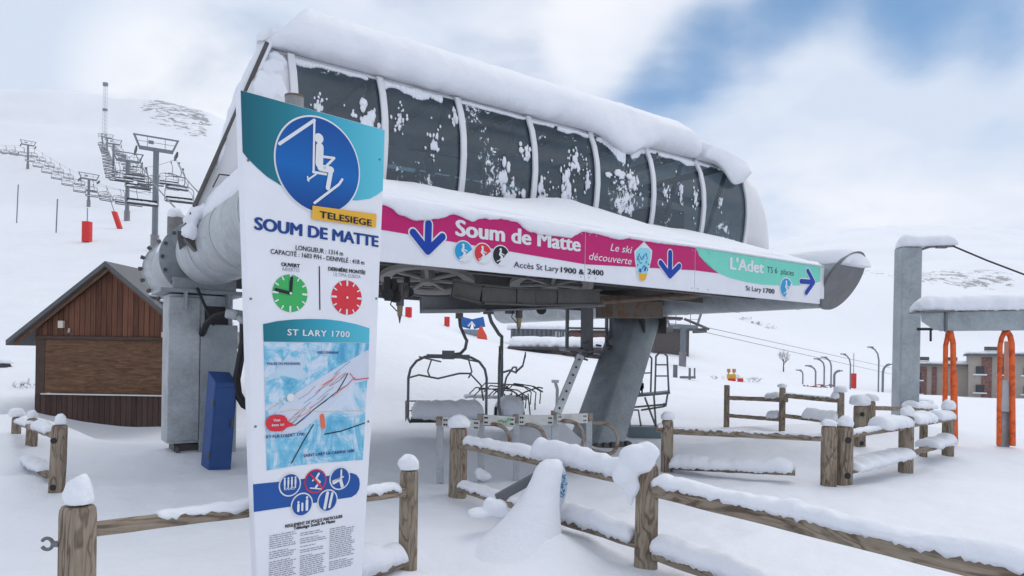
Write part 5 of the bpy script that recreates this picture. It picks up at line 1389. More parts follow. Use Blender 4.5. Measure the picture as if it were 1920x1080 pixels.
m = MB(); m.tube([W(1044, 778, 9.6), W(1045, 730, 9.6), W(1041, 716, 9.6)], .022, 8); m.box(W(1041, 715, 9.6), (.10, .06, .04)); m.build('reader_arm', GALVL, gt, smooth=True, world=True, angle=30)
m = MB(); rnd = random.Random(4)
for (px, py, r_) in ((898, 884, .06), (903, 890, .08), (910, 894, .07)): m.blob(W(px, py, 8.9), (r_ * 1.1, r_, r_ * .8), px, .4, 3, -9)
melt(m.build('snow', SNOW, gt, smooth='all', world=True), .014)

# ------------------------------------------------------------------ fallen board half buried in drifted snow
fb0 = GD(1035, 1020)
fbd = thing('toppled_sign', 'toppled round-ended sign board with blue printing, buried in a snow drift against the fence', 'sign', fb0)
dS = c2.y + .55
m = MB(); out_ = [(1026, 868), (1046, 866), (1058, 876), (1064, 893), (1064, 915), (1059, 938), (1052, 955), (1047, 962), (1030, 962), (1000, 950), (985, 930), (1000, 890)]
m.prism(out_, lambda p: W(p[0], p[1], dS + (1064 - p[0]) * .006), lambda p: W(p[0], p[1], dS + (1064 - p[0]) * .006 + .03)); m.build('board', SIGNW, fbd, world=True, bevel=.004)
m = MB(); rnd = random.Random(21)
for k in range(60):
    y = rnd.uniform(890, 938); x = rnd.uniform(1047, 1061 - abs(y - 905) * .12); q = W(x, y, dS - .012); m.bar(q, q + Vector((rnd.uniform(-.02, .02), 0, rnd.uniform(.006, .03))), .004, .007)
m.build('blue_lettering', CYANI, fbd, world=True)
m = MB(); m.bar(W(931, 935, dS - .06), W(1034, 878, dS - .02), .075, .075); m.build('grey_tube', plain('slate_tube', (.12, .125, .14), .5), fbd, world=True, bevel=.008)
m = MB(); rings = []
prof = [(862, 1024, 1047, .05), (868, 1012, 1054, .08), (880, 1004, 1056, .11), (900, 995, 1052, .14), (925, 981, 1050, .19), (950, 963, 1049, .25), (975, 942, 1051, .32), (1000, 916, 1053, .40), (1025, 882, 1056, .50), (1050, 840, 1062, .62), (1095, 760, 1085, .85)]
for i, (py, xl, xr, dep) in enumerate(prof):
    ring = []
    for k in range(22):
        a = 2 * math.pi * k / 22; cx2 = (xl + xr) / 2; hx2 = (xr - xl) / 2
        q = W(cx2 + hx2 * math.cos(a), py, dS - .10 - dep * .35); q.y += math.sin(a) * dep; q.z += .02 * noise.noise(Vector((k * .4, i * .5, 3)))
        ring.append(q)
    rings.append(ring)
m.loft(rings); m.build('snow_drift', SNOW, fbd, smooth='all', world=True)
m = MB()
for k, (px, py, r_) in enumerate(((932, 952, .075), (918, 944, .055), (946, 962, .05))): m.blob(W(px, py, dS - .1), (r_ * 1.2, r_, r_), k + 50, .25, 3, -9)
m.blob(W(900, 962, dS - .1), (.12, .1, .05), 60, .2, 3, -.5); melt(m.build('snow_lump', SNOW, fbd, smooth='all', world=True), .015)

# ------------------------------------------------------------------ maintenance platform
g = GD(1205, 818); d = g.y
mp = thing('maintenance_platform', 'tubular maintenance platform with ladder and hoop handrails behind the slanting pylon', 'platform', g)
def WT_(pts, d): return [W(x, y, d) for x, y in pts]
m = MB(); d1, d2 = d - .1, d + .5
m.tube(WT_([(1204, 738), (1201, 672), (1205, 665), (1216, 665), (1222, 672), (1220, 738)], d2), .022, 6)
m.tube(WT_([(1228, 738), (1230, 668), (1236, 662), (1245, 662), (1251, 668), (1254, 735)], d1), .022, 6)
for y in (684, 705): m.tube(WT_([(1229, y), (1252, y)], d1), .016, 6)
m.tube(WT_([(1203, 700), (1221, 699)], d2), .016, 6); m.tube(WT_([(1175, 735), (1195, 700), (1203, 690)], d2), .016, 6); m.build('handrail', MSTEEL, mp, smooth=True, world=True)
m = MB(); a, b = W(1172, 743, d + .2), W(1256, 735, d); m.bar(a, b, .7, .05); m.build('deck', MSTEEL, mp, world=True)
m = MB()
for pts in ([(1182, 745), (1160, 805)], [(1226, 740), (1230, 800)], [(1209, 745), (1230, 800)], [(1252, 738), (1248, 762)], [(1172, 765), (1250, 758)], [(1248, 762), (1244, 756)], [(1180, 768), (1181, 800)], [(1165, 768), (1197, 769), (1202, 800)], [(1202, 769), (1246, 762)]): m.tube(WT_(pts, d), .022, 6)
for k in range(5): m.tube(WT_([(1180 - k * 4.2, 752 + k * 11), (1168 - k * 3, 754 + k * 11)], d), .014, 6)
m.build('leg', MSTEEL, mp, smooth=True, world=True)
m = MB(); m.box(W(1205, 813, d), (.72, .5, .34)); m.build('base_box', plain('slate_green_box', (.16, .21, .23), .6), mp, world=True, bevel=.01)
m = MB(); rnd = random.Random(6)
for k in range(12): q = W(rnd.uniform(1188, 1205), rnd.uniform(705, 735), d2); m.box(q, (rnd.uniform(.04, .14), .1, rnd.uniform(.04, .14)))
m.build('gearbox', DSTEEL, mp, world=True, bevel=.006)
g = GD(1003, 768); sk = thing('short_stake', 'short dark stake poking out of the snow mound beyond the ski gates', 'stake', g)
m = MB(); m.bar((0, 0, -.2), (0, 0, .16), .04, .04, (0, 1, 0)); m.bar((0, 0, .15), (0, 0, .17), .05, .05, (0, 1, 0)); m.build('stake', MSTEEL, sk)

# ------------------------------------------------------------------ steel mast and ticket gantry on the right
g = G(1697, 17.5); d = g.y
ms = thing('steel_mast', 'tall square galvanised mast with a snow cap and a cable leaving its top bracket', 'mast', g)
m = MB(); a = W(1696, 790, d) - Vector((0, 0, .6)); b = W(1703, 465, d); wd = (W(1721, 465, d) - W(1684, 465, d)).length
m.bar(a, b, wd, wd * .8, (0, 1, 0)); m.build('shaft', GALV, ms, world=True, bevel=.03)
m = MB(); m.tube([W(1721, 478, d - .1), W(1727, 468, d - .15), W(1745, 462, d - .25), W(1790, 461, d - .4)], .035, 8); m.box(W(1765, 463, d - .3), (.25, .08, .07)); m.build('bracket', MSTEEL, ms, smooth=True, world=True, angle=30)
m = MB(); m.tube([W(1786, 461, d - .4), W(1850, 488, d - .6), W(1921, 515, d - .8), W(2100, 575, d - 1.2)], .022, 6); m.build('cable', BLACK, ms, smooth=True, world=True)
m = MB(); snow_ridge(m, W(1684, 464, d - .05), W(1790, 461, d - .3), .24, .30, 4, .15, .22, .15); m.build('snow_cap', SNOW, ms, smooth='all', world=True)
m = MB(); m.tube([W(1720, 617, d - .2), W(1750, 617, d - .4)], .035, 6); m.tube([W(1745, 617, d - .4), W(1745, 640, d - .4)], .03, 6); m.build('side_arm', BLACK, ms, world=True)
g = G(1790, 14.0); d = 14.0
gn = thing('ticket_gantry', 'grey steel gantry beam loaded with snow, carrying orange ticket gate hoops', 'gantry', g)
a = W(1768, 603, d); b = W(1960, 601, d - .3); hb = (W(1800, 584, d) - W(1800, 619, d)).length
m = MB(); m.bar(a, b, .38, hb); beam = m.build('beam', GALV, gn, world=True, bevel=.012)
m = MB(); m.prism([(1726, 586), (1774, 585), (1774, 620), (1752, 619), (1728, 603)], lambda p: W(p[0], p[1], d - .24), lambda p: W(p[0], p[1], d + .2)); m.build('beam_end', GALV, gn, world=True, bevel=.01)
m = MB(); m.bar(W(1718, 586, d - .1), W(1782, 583.5, d - .1), .50, .03); m.bar(W(1773, 582, d - .25), W(1773, 622, d - .25), .03, .05, (0, 1, 0)); m.build('end_trim', MSTEEL, gn, world=True)
m = MB(); snow_ridge(m, W(1716, 584, d), W(1965, 581, d - .3), .30, .31, 8, .35, .1, .12, 70); m.build('snow', SNOW, gn, smooth='all', world=True)
def hoop(xl, xr, yb, dd, wid, lab):
    m = MB(); xm = (xl + xr) / 2; m.tube(WT_([(xm - 2, 621), (xl + 3, 634), (xl, 648), (xl - 1, 730), (xl - 2, yb)], dd), .046, 10); m.tube(WT_([(xm + 2, 621), (xr - 3, 630), (xr, 644), (xr + 1, 730), (xr + 2, yb + 2)], dd - .08), .052, 10)
    return m.build('gate_hoop', ORANGE, gn, smooth=True, world=True)
hoop(1773, 1787, 806, 14.0, 0, ''); hoop(1875, 1897, 834, 13.9, 0, '')
m = MB(); m.bar(W(1788, 700, 13.95), W(1790, 832, 13.9), .10, .09, (0, 1, 0)); m.build('gate_leg', ORANGE, gn, world=True, bevel=.01)
m = MB(); m.bar(W(1884, 712, 13.92), W(1881, 772, 13.92), .20, .16, (0, 1, 0)); rd = m.build('ticket_reader', plain('reader_grey', (.40, .41, .43), .5), gn, world=True, bevel=.03)
m = MB(); m.bar(W(1882, 772, 13.95), W(1881, 838, 13.95), .19, .12, (0, 1, 0)); m.build('reader_stand', GALVB, gn, world=True, bevel=.01)
m = MB(); m.bar(W(1888, 640, 13.95), W(1887, 720, 13.95), .10, .03, (0, 1, 0)); m.build('reader_plate', plain('pale_salmon_plate', (.58, .42, .34), .5), gn, world=True, bevel=.01)

# ------------------------------------------------------------------ ropeways on the slope
def tower(name, label, p, h, rz, arm=4.4, r=.30, rail=True, group=None, foot=True):
    t = thing(name, label, 'lift tower', p, rz, group)
    m = MB(); m.cyl((0, 0, -1), (0, 0, h), r, 16, r * .9); m.build('shaft', TOWER, t, smooth=True, angle=30)
    if foot: m = MB(); m.cyl((0, 0, -1), (0, 0, 1.5), r * 1.35, 16); m.build('foot', plain('tower_base', (.25, .235, .25), .8), t, smooth=True, angle=30)
    m = MB(); m.bar((-arm / 2 + .3, 0, h), (arm / 2 - .3, 0, h), .35, .32); m.build('crossarm', TOWER, t)
    m = MB(); hh = 1.5 * arm / 4.4
    m.bar((-arm / 2 - .25, 0, h + hh), (arm / 2 + .25, 0, h + hh), .14, .14)
    for s in (-1, 1): m.bar((s * (arm / 2 - .35), 0, h), (s * (arm / 2 + .15), 0, h + hh), .18, .18, (0, 1, 0)); m.bar((s * arm * .22, 0, h), (s * arm * .22, 0, h + hh), .05, .05, (0, 1, 0))
    m.bar((-arm / 2, 0, h + hh * .55), (arm / 2, 0, h + hh * .55), .04, .04); m.box((-arm * .13, 0, h + .55 * hh), (.5, .04, .35)); m.build('head_frame', TOWER, t)
    for s in (-1, 1):
        m = MB(); m.bar((s * arm / 2, -1.1, h - .25), (s * arm / 2, 1.1, h - .25), .14, .22)
        for k in range(6): m.cyl((s * arm / 2 - .06, -1 + .4 * k, h - .45), (s * arm / 2 + .06, -1 + .4 * k, h - .45), .19, 12)
        m.build('sheave_train', DSTEEL, t)
    m = MB()
    for sx in (-.12, .12): m.bar((sx, -r - .12, .5), (sx, -r - .12, h), .035, .035, (0, 1, 0))
    m.build('ladder', TOWER, t)
    return t
def ropeway(towers, ends0, ends1, label_rope, name_chair, label_chair, group, spacing, w, r, start, arm, heading, maxn=40, start2=None):
    """towers: list of (point, height); two ropes, a chair every spacing metres"""
    perp = Vector((math.cos(heading), math.sin(heading), 0)); proto = None; n = 0
    for s, e0_, e1_ in ((-1, *ends0[:1], *ends1[:1]), (1, *ends0[1:], *ends1[1:])):
        pts = [e0_] + [p + perp * (s * arm / 2) + Vector((0, 0, h - .62)) for p, h in towers] + [e1_]
        rp = []
        for a, b in zip(pts, pts[1:]):
            for k in range(8):
                f = k / 8; rp.append(a.lerp(b, f) - Vector((0, 0, min(.6, (b - a).length * .006) * 4 * f * (1 - f))))
        rp.append(pts[-1])
        m = MB(); m.tube([q - rp[0] for q in rp], .025, 5); ro = m.build('haul_rope', MSTEEL); ro.location = rp[0]
        tag(ro, label_rope[0 if s < 0 else 1], 'rope')
        acc_ = start if s < 0 else (start2 or start + spacing * .5); dist = 0; n = 0
        for a, b in zip(rp, rp[1:]):
            L_ = (b - a).length
            while acc_ < dist + L_ and n < maxn:
                q = a.lerp(b, (acc_ - dist) / L_); acc_ += spacing; n += 1
                if proto is None: proto = chair(name_chair, label_chair, q, heading, w, r, group, True, 1.25, 2.6)
                else: dup(proto, q, heading + R(random.Random(n).uniform(-6, 6)))
            dist += L_
T1 = hit(290, 468); T2 = hit(238, 414, 80); T3 = hit(212, 334, 90)
head = math.atan2((T2 - T1).y, (T2 - T1).x) - R(90)
def th_(p, px, py): return W(px, py, p.y).z - p.z
tw = [(T1, th_(T1, 291, 281)), (T2, th_(T2, 238, 302)), (T3, th_(T3, 212, 270))]
dirn = (T3 - T1); T4 = T3 + dirn * .55; T4 = G(960 + F * T4.x / T4.y, T4.y); tw.append((T4, max(7, th_(T4, 203, 258))))
T5 = T3 + dirn * 1.3; T5 = G(960 + F * T5.x / T5.y, T5.y); tw.append((T5, max(7, th_(T5, 198, 256))))
labs = ['nearest lift tower, tall grey tube with a wide trapezoid head frame', 'second lift tower behind the nearest tall one', 'third lift tower, partly hidden by chairs', 'fourth lift tower far up the slope', 'farthest lift tower below the lattice mast']
for (p, h), lb2 in zip(tw, labs): tower('lift_tower', lb2, p, h, head, 3.7, group='towers of the main chairlift')
ropeway(tw, (W(358, 420, 14.6), W(412, 396, 13.2)), (T5 + dirn * .5 + Vector((0, 0, 14)), T5 + dirn * .5 + Vector((3, 0, 14))), ('left haul rope of the main chairlift running to the station', 'right haul rope of the main chairlift running to the station'),
        'rope_chair', 'small four-seat chair hanging on the ropes of the main chairlift', 'chairs on the main chairlift', 14.5, 1.95, .028, 38, 3.7, head, 20, 44)
A1 = hit(166, 388, 60); A2 = hit(52, 317, 80)
h2 = math.atan2((A2 - A1).y, (A2 - A1).x) - R(90)
tw2 = [(A1, th_(A1, 167, 336)), (A2, th_(A2, 53, 272))]
for (p, h), lb2 in zip(tw2, ('lower tower of the small chairlift at the left, above the red pad', 'upper tower of the small chairlift at the far left')): tower('lift_tower', lb2, p, h, h2, 3.6, .28, group='towers of the small chairlift')
pr2 = Vector((math.cos(h2), math.sin(h2), 0)) * 1.8
e0 = W(262, 362, A1.y * .80); e1 = A2 + (A2 - A1) * .8 + Vector((0, 0, 9)); e1 = W(-70, 262, A2.y * 1.35)
ropeway(tw2, (e0 - pr2, e0 + pr2), (e1 - pr2, e1 + pr2), ('left rope of the small chairlift', 'right rope of the small chairlift'), 'rope_chair', 'tiny four-seat chair hanging on the small chairlift at the far left', 'chairs on the small chairlift', 12.5, 2.3, .04, 4, 3.6, h2, 13)
# lattice mast
p = hit(196, 268, 150); d = p.y; lm = thing('lattice_mast', 'tall thin lattice mast on the mountain ridge', 'mast', p); H_ = W(195, 155, d).z - p.z; w2 = .9
m = MB()
for sx, sy in ((-1, -1), (1, -1), (1, 1), (-1, 1)): m.bar((sx * w2, sy * w2, -3), (sx * w2 * .8, sy * w2 * .8, H_), .09, .09, (0, 1, 0))
for k in range(16):
    z = H_ * k / 16; z2 = H_ * (k + 1) / 16
    for sy in (-1, 1): m.bar((-w2, sy * w2, z), (w2, sy * w2, z2), .06, .06, (0, 1, 0)); m.bar((-w2, sy * w2, z2), (w2, sy * w2, z2), .07, .07)
m.build('lattice', plain('pale_lattice', (.36, .36, .40), .6), lm)
m = MB(); m.box((0, 0, H_ - 1), (2.6, 1.2, 2)); m.box((0, 0, H_ * .55), (2.4, 1.2, 1.4)); m.build('antenna', TOWER, lm)
# padded poles and marker stakes
def padded(label, px, yb, yt, wpx, mat, polet=None, lean=0., ang=0):
    p = hit(px, yb, 10, 300); d = p.y; s = d / F; t = thing('padded_pole', label, 'padded pole', p, ang)
    h = (yb - yt) * s; w = wpx * s; m = MB(); n = 12; rings = []
    for z in (0, h): rings.append([Vector((w / 2 * math.copysign(abs(math.cos(a)) ** .5, math.cos(a)) + lean * z, w / 2 * math.copysign(abs(math.sin(a)) ** .5, math.sin(a)), z)) for a in [2 * math.pi * (k + .5) / n for k in range(n)]])
    m.loft(rings); m.build('pad', mat, t, smooth=True, angle=30, bevel=.03)
    if polet is not None: m = MB(); z = (yb - polet) * s; m.bar((lean * h * .9, 0, h * .9), (lean * z, 0, z), .07, .07, (0, 1, 0)); m.build('pole', TOWER, t)
padded('red padded pole on the slope left of the nearest lift tower', 163, 454, 416, 15, REDP, 390)
padded('leaning red padded pole beside the second lift tower', 225, 429, 397, 9, REDP, 372, -.35)
padded('red padded pole under the station, nearest the banner', 766, 595, 576, 12, REDP)
padded('small red padded pole left of the blue machine', 838, 612, 594, 10, REDP)
padded('red and white padded marker post in front of the village', 1600, 728, 700, 9, REDP, 662)
for px, yb, yt, lb2 in ((31, 418, 346, 'thin marker stake at the far left of the slope'), (105, 436, 373, 'thin leaning marker stake left of the red padded pole')):
    p = hit(px, yb, 10, 300); t = thing('marker_stake', lb2, 'stake', p); h = (yb - yt) * p.y / F; m = MB(); m.cyl((0, 0, -.5), (.03 * h, 0, h), .07, 8); m.build('stake', TOWER, t)
for k, (px, py, lb2) in enumerate(((48, 160, 'leftmost'), (83, 162, 'middle'), (130, 163, 'rightmost'))):
    p = hit(px, py, 300); t = thing('ridge_post', '%s of three tiny dark posts on the mountain ridge' % lb2, 'post', p, group='posts on the ridge'); m = MB(); m.cyl((0, 0, -2), (0, 0, 4.5), .7, 6, .5); m.box((0, 0, 4.6), (1.6, .5, .6)); m.build('post', MSTEEL, t)

# ------------------------------------------------------------------ beyond the middle slope
p = hit(885, 628, 20, 200); d = p.y; s = d / F
bl = thing('snow_machine', 'blue snow machine with two angled blue panels over a grey base', 'machine', p)
m = MB(); m.box((0, 0, .3), (40 * s * .8, 1.2, .9)); m.build('base', plain('machine_grey', (.22, .28, .32), .6), bl, bevel=.05)
for sx in (-1, 1): m = MB(); m.bar((sx * 23 * s, -.3, 25 * s), (sx * 1.5 * s, 0, 20 * s), .12, 19 * s); m.build('panel', BLUEM, bl, bevel=.03)
m = MB(); m.tube([(-.5, -.7, 16 * s), (0, -.9, 24 * s), (.4, -.7, 16 * s)], .14, 8); m.build('hose', WHITEP, bl, smooth=True)
p = hit(904, 636, 20, 200); s = p.y / F
t = thing('orange_net_screen', 'orange-red fabric screen right of the blue machine', 'screen', p); m = MB(); m.prism([(-10 * s, -2 * s), (11 * s, -5 * s), (8 * s, 8 * s), (-2 * s, 26 * s), (-8 * s, 17 * s)], lambda q: Vector((q[0], 0, q[1])), lambda q: Vector((q[0], .08, q[1]))); m.build('fabric', REDF, t)
def hut_far(name, label, cat, px0, px1, yb, yt, dep, wallm, d=None, roof=None, snow=True, sn=.35):
    pc = hit((px0 + px1) / 2, yb, 20, 400) if d is None else W((px0 + px1) / 2, yb, d)
    s = pc.y / F; w = (px1 - px0) * s; h = (yb - yt) * s
    t = thing(name, label, cat, pc); m = MB(); m.box((0, dep / 2, h / 2 - 1), (w, dep, h + 2)); m.build('wall', wallm, t)
    if roof: m = MB(); m.box((0, dep / 2, h + .12), (w + 1.4, dep + 1.4, .25)); m.build('roof', roof, t)
    if snow:
        m = MB(); z = h + (.25 if roof else 0) ; snow_ridge(m, (-w / 2 - .6, dep / 2, z), (w / 2 + .6, dep / 2, z), dep / 2 + .6, sn, px0, .5, .5, .1, 30); m.build('roof_snow', SNOW, t, smooth='all')
    return t, w, h, s, dep
RIB = plain('dark_slate_panel', (.115, .12, .14), .6, 0, .15, 1)
t, w, h, s, dep = hut_far('parking_shed', 'long dark ribbed shed with a teal panel, seen under the far tube', 'shed', 959, 1063, 637, 617, 5, RIB, 84, None, True, .7)
m = MB()
for k in range(13): m.box((-w / 2 + w * k / 12, -.08, h / 2 - .05), (.22, .15, h)); 
m.build('rib', MSTEEL, t)
m = MB(); m.box((-w * .07, -.12, .25), (w * .12, .12, .5)); m.build('teal_panel', plain('teal_panel', (.05, .25, .27), .6), t)
m = MB()
for k in range(4): m.box((w * (.30 + .055 * k), -.06, h * .55), (w * .035, .06, h * .5)); 
m.build('window', plain('pale_window', (.45, .48, .52), .3), t)
t, w, h, s, dep = hut_far('chalet', 'low brown chalet with a deep snow roof behind the snow crest', 'chalet', 965, 1150, 676, 656, 7, RUSTP, 66, plain('dark_eave', (.07, .06, .055), .7), True, 1.1)
m = MB()
for k in range(9): m.box((-w / 2 + w * (k + .5) / 9, -.06, h * .45), (w * .045, .08, h * .45)); 
m.build('window', INTERD, t)
m = MB(); m.box((-w * .28, -.05, h * .5), (w * .3, .06, h * .9)); m.build('dark_opening', INTERD, t)
hut_far('flat_roofed_hut', 'flat-roofed brown hut beyond the slanting pylon', 'hut', 1226, 1292, 644, 619, 6, plain('grey_brown_wall', (.10, .085, .08), .8), 92, plain('dark_eave', (.07, .06, .055), .7), True, .9)
hut_far('lodge', 'brown lodge strip between platform posts under the station', 'lodge', 1060, 1135, 632, 619, 6, plain('red_brown_wall', (.15, .075, .055), .8), 96, None, True, .8)
p = W(1280, 665, 70); p = G(1280, 70); tower('lift_tower', 'small lift tower in front of the flat-roofed hut, with ropes to the right', p, W(1279, 612, 70).z - p.z, R(20), 4.0, .28, group='towers beyond the station')
m = MB(); a = W(1250, 606, 66); b = W(1316, 612, 64); c_ = W(1680, 692, 120)
for off in (0, 1.2): m.tube([Vector((0, 0, -off * .35)), b - a + Vector((0, 0, -off * .4)), c_ - a + Vector((0, 0, -off * .9))], .03, 5)
ro = m.build('haul_rope', MSTEEL); ro.location = a; tag(ro, 'pair of thin ropes sloping down to the right behind the mint banner end', 'rope')
m = MB(); m.bar((0, 0, 0), (2.2, -.8, -1.0), .2, .25); so = thing('sheave_boom', 'dark sheave boom on the small lift tower beyond the station', 'boom', W(1283, 598, 66)); m.build('boom', DSTEEL, so)
for i, (px, yb, yt) in enumerate(((1266, 708, 684), (1293, 712, 690))):
    p = hit(px, yb, 15, 200); s = p.y / F; t = thing('snow_lance', ('slim grey lance post beyond the platform', 'low dark tow frame beyond the platform')[i], 'post', p); m = MB(); h = (yb - yt) * s; m.cyl((0, 0, -.3), (0, 0, h), .12 if i == 0 else .06, 8)
    if i: m.bar((-.5, 0, h * .2), (.3, 0, h * .2), .1, .12); m.bar((.25, 0, .1), (.25, 0, h), .07, .07, (0, 1, 0))
    m.build('post', MSTEEL, t)
# small colourful play tower, bushes, bare tree
p = hit(1371, 714, 20, 200); s = p.y / F
t = thing('play_tower', 'tiny yellow and red play tower behind the back fence', 'play tower', p)
m = MB(); m.box((0, 0, 8 * s), (15 * s, 10 * s, 9 * s)); m.build('yellow_box', plain('play_yellow', (.65, .42, .05), .5), t, bevel=.03)
m = MB(); m.box((0, -.1, 2 * s), (13 * s, 9 * s, 5 * s)); m.build('red_base', REDP, t, bevel=.03)
m = MB()
for sx in (-1, 1): m.box((sx * 5 * s, 0, 19 * s), (5 * s, 5 * s, 7 * s)); m.bar((sx * 5 * s, 0, 12 * s), (sx * 5 * s, 0, 17 * s), 1.5 * s, 1.5 * s, (0, 1, 0))
m.build('flags', plain('play_orange', (.5, .22, .05), .5), t)
p = hit(1388, 716, 20, 200); s = p.y / F; t = thing('red_sledge_box', 'small red and white box right of the yellow play tower', 'box', p); m = MB(); m.box((0, 0, 3 * s), (10 * s, 6 * s, 7 * s)); m.build('box', REDP, t, bevel=.03); m = MB(); m.box((0, 0, 7.6 * s), (10 * s, 6 * s, 2 * s)); m.build('lid', WHITEP, t, bevel=.02)
BRANCH = plain('frosted_branches', (.30, .285, .285), .9, 0, .3, 8)
def bare(label, px, yb, yt, spread, n, seed, name='bare_tree', cat='tree', trunk=True, mat=None):
    p = hit(px, yb, 20, 900); s = p.y / F; H2 = (yb - yt) * s; t = thing(name, label, cat, p, 0); rnd = random.Random(seed)
    m = MB()
    if trunk: m.cyl((0, 0, -.3), (0, 0, H2 * .55), .035 * H2, 8, .02 * H2); m.build('trunk', plain('dark_bark', (.11, .095, .09), .9), t); m = MB()
    def br(a, d, l, r, lev):
        b = a + d * l; m.tube([a, a.lerp(b, .5) + Vector((rnd.uniform(-1, 1), 0, rnd.uniform(-1, 1))) * l * .06, b], r, 4, False, r * .5)
        if lev:
            for _ in range(4): br(a.lerp(b, rnd.uniform(.4, 1)), (d + Vector((rnd.uniform(-.9, .9), rnd.uniform(-.9, .9), rnd.uniform(-.3, .7)))).normalized(), l * rnd.uniform(.45, .7), r * .6, lev - 1)
    for _ in range(n):
        z = H2 * rnd.uniform(.25, .5) if trunk else 0; br(Vector((rnd.uniform(-.2, .2) * spread * H2 * (0 if trunk else 3), 0, z)), Vector((rnd.uniform(-1, 1) * spread, rnd.uniform(-1, 1) * spread, 1)).normalized(), H2 * rnd.uniform(.28, .42), .014 * H2, 2)
    m.build('crown', mat or BRANCH, t)
bare('bare frosted tree on the slope right of the station', 1469, 697, 655, .8, 7, 1)
bare('bushy leafless shrub behind the yellow play tower', 1400, 716, 692, 1.5, 12, 2, 'shrub', 'shrub', False)
bare('low frosted shrub left of the yellow play tower', 1348, 712, 697, 1.5, 9, 3, 'shrub', 'shrub', False)
bare('frosted shrub beside the brown kiosk', 45, 768, 740, 1.6, 12, 4, 'shrub', 'shrub', False)
for k, (px, yb, yt) in enumerate(((1392, 600, 588), (1412, 607, 595), (1428, 611, 598), (1444, 617, 606))):
    bare(('leftmost of the dark scrub clumps on the far ridge', 'second dark scrub clump on the far ridge', 'third dark scrub clump on the far ridge', 'rightmost dark scrub clump on the far ridge')[k], px, yb, yt, 1.8, 14, 10 + k, 'ridge_scrub', 'shrub', False, plain('scrub', (.16, .14, .145), .9))
p = hit(8, 688, 8, 60); t = thing('rock', 'small dark rock showing through the snow left of the kiosk', 'rock', p); m = MB(); m.blob((0, 0, .02), (.20, .2, .17), 5, .45, 3, -.6, 1.7); m.build('stone', plain('dark_stone', (.06, .06, .065), .9), t, smooth='all'); m = MB(); m.blob((.02, .03, .17), (.22, .2, .09), 8, .3, 3, -.6); m.build('snow', SNOW, t, smooth='all')
# street lamps
for k, (px, yb, yt, sd_, lb2) in enumerate(((1530, 726, 686, -14, 'short curved lamp left of the lamp pair'), (1546, 726, 673, -14, 'taller left lamp of the curved pair'), (1559, 726, 670, -14, 'right lamp of the curved pair'), (1648, 736, 651, -16, 'tall curved street lamp left of the mast'), (1565, 728, 695, 10, 'short dark post with a hooked head'), (1656, 732, 683, 12, 'dark flat-headed lamp beside the mast'), (1506, 726, 694, -8, 'leftmost small lamp before the village'), (1595, 730, 664, -14, 'straight thin lamp beside the red marker post'))):
    d = 62 + k * 1.7; p = G(px, d); s = d / F; h = W(px, yt, d).z - p.z; t = thing('street_lamp', lb2, 'lamp', p, 0, 'street lamps before the village')
    r_ = .075 if sd_ < 0 else .12; m = MB(); m.tube([(0, 0, -.3), (0, 0, h * .72), (sd_ * .15 * s, 0, h * .86), (sd_ * .5 * s, 0, h * .95), (sd_ * s, 0, h)], r_, 8); m.build('pole', TOWER, t, smooth=True)
    m = MB(); m.box((sd_ * s, 0, h), (.55, .22, .12)); m.build('lamp_head', TOWER, t, bevel=.02)
p = G(1535, 66); t = thing('red_barrier_net', 'low strip of red net and poles at the edge of the snow field', 'net', p); m = MB(); rnd = random.Random(8); s = 66 / F
for k in range(30): x = rnd.uniform(-28, 28) * s; m.box((x, rnd.uniform(-.3, .3), rnd.uniform(.0, 6) * s), (rnd.uniform(2, 7) * s, .1, rnd.uniform(1, 3) * s))
m.build('net', plain('dull_red_net', (.34, .09, .09), .8), t)
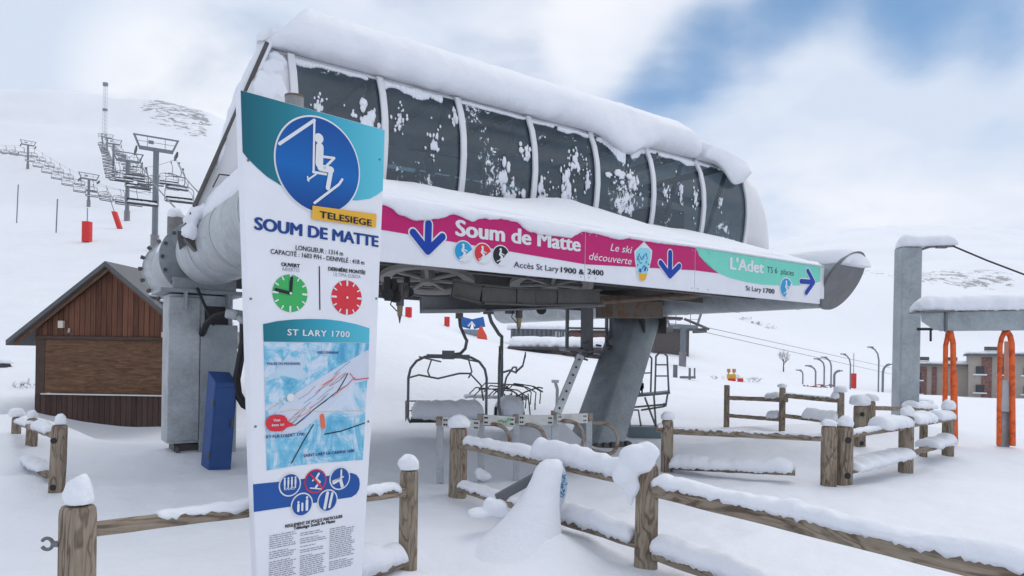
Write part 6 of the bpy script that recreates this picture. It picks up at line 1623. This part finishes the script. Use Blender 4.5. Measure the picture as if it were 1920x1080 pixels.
# village
def block(name, label, px0, px1, yb, yt, d, wall, accents, depth=12, rz=0):
    p = W((px0 + px1) / 2, yb, d); s = d / F; rz = -math.atan2(p.x, p.y) + R(4); w = (px1 - px0) * s * .86; h = (yb - yt) * s; t = thing(name, label, 'building', (p.x, p.y, p.z), rz)
    m = MB(); m.box((0, depth / 2, h / 2 - 1.5), (w, depth, h + 3)); m.build('wall', wall, t)
    m = MB(); m.box((0, depth / 2 - .3, h + .12), (w + .8, depth + 1.6, .25)); rf = m.build('roof', ROOFM, t)
    m = MB(); snow_ridge(m, (-w / 2 - .3, depth / 2, h + .24), (w / 2 + .3, depth / 2, h + .24), depth / 2 + .6, .5, px0, .4, .4, .15, 30); m.build('snow', SNOW, rf, smooth='all')
    for f in (.25, .7): m = MB(); m.box((w * (f - .5), 1.0, h + .95), (1.6, .8, .5)); m.build('chimney', DSTEEL, rf)
    for x0, x1 in accents: m = MB(); m.box((w * ((x0 + x1) / 2 - .5), -.06, h / 2 - .1), (w * (x1 - x0), .14, h - .2)); m.build('brick_panel', plain('red_brown_brick', (.22, .11, .095), .85, 0, .5, 5), t)
    n = max(2, int(w / 2.2))
    for i in range(n if px0 > 1800 else n // 2):
        for fl in (0, 1):
            x = -w / 2 + w * (i + .5) / n; z = h * (.25 + .42 * fl)
            m = MB(); m.box((x, -.14, z), (.9, .06, 1.0)); wi = m.build('window', INTERD, t)
            m = MB(); m.box((x, -.20, z - .56), (1.5, .3, .18)); m.build('snowy_sill', SNOW, wi)
    return t
BEIGE = plain('beige_render', (.42, .37, .32), .85, 0, .08, 1)
block('apartment_building', 'beige and red-brown apartment block behind the steel mast', 1700, 1816, 748, 686, 92, BEIGE, ((.02, .10), (.20, .32), (.40, .48)))
block('apartment_building', 'beige and brick apartment block at the right edge of the photo', 1818, 1990, 752, 668, 86, BEIGE, ((.14, .25), (.32, .42), (.66, .9)))
# ------------------------------------------------------------------ air
m = MB(); m.box((0, 0, 165), (5400, 5400, 430))
me = bpy.data.meshes.new('haze'); m.bm.to_mesh(me); m.bm.free(); hz = bpy.data.objects.new('haze', me); link(hz)
hm = bpy.data.materials.new('thin_mountain_haze'); hm.use_nodes = True; hn = hm.node_tree; hn.nodes.clear()
ho = hn.nodes.new('ShaderNodeOutputMaterial'); hv = hn.nodes.new('ShaderNodeVolumePrincipled'); hn.links.new(hv.outputs[0], ho.inputs['Volume'])
hv.inputs['Color'].default_value = (.86, .90, .96, 1); hv.inputs['Density'].default_value = .00020; hv.inputs['Anisotropy'].default_value = .2
me.materials.append(hm); hz['kind'] = 'stuff'; hz['label'] = 'thin haze between the slopes and the mountains'
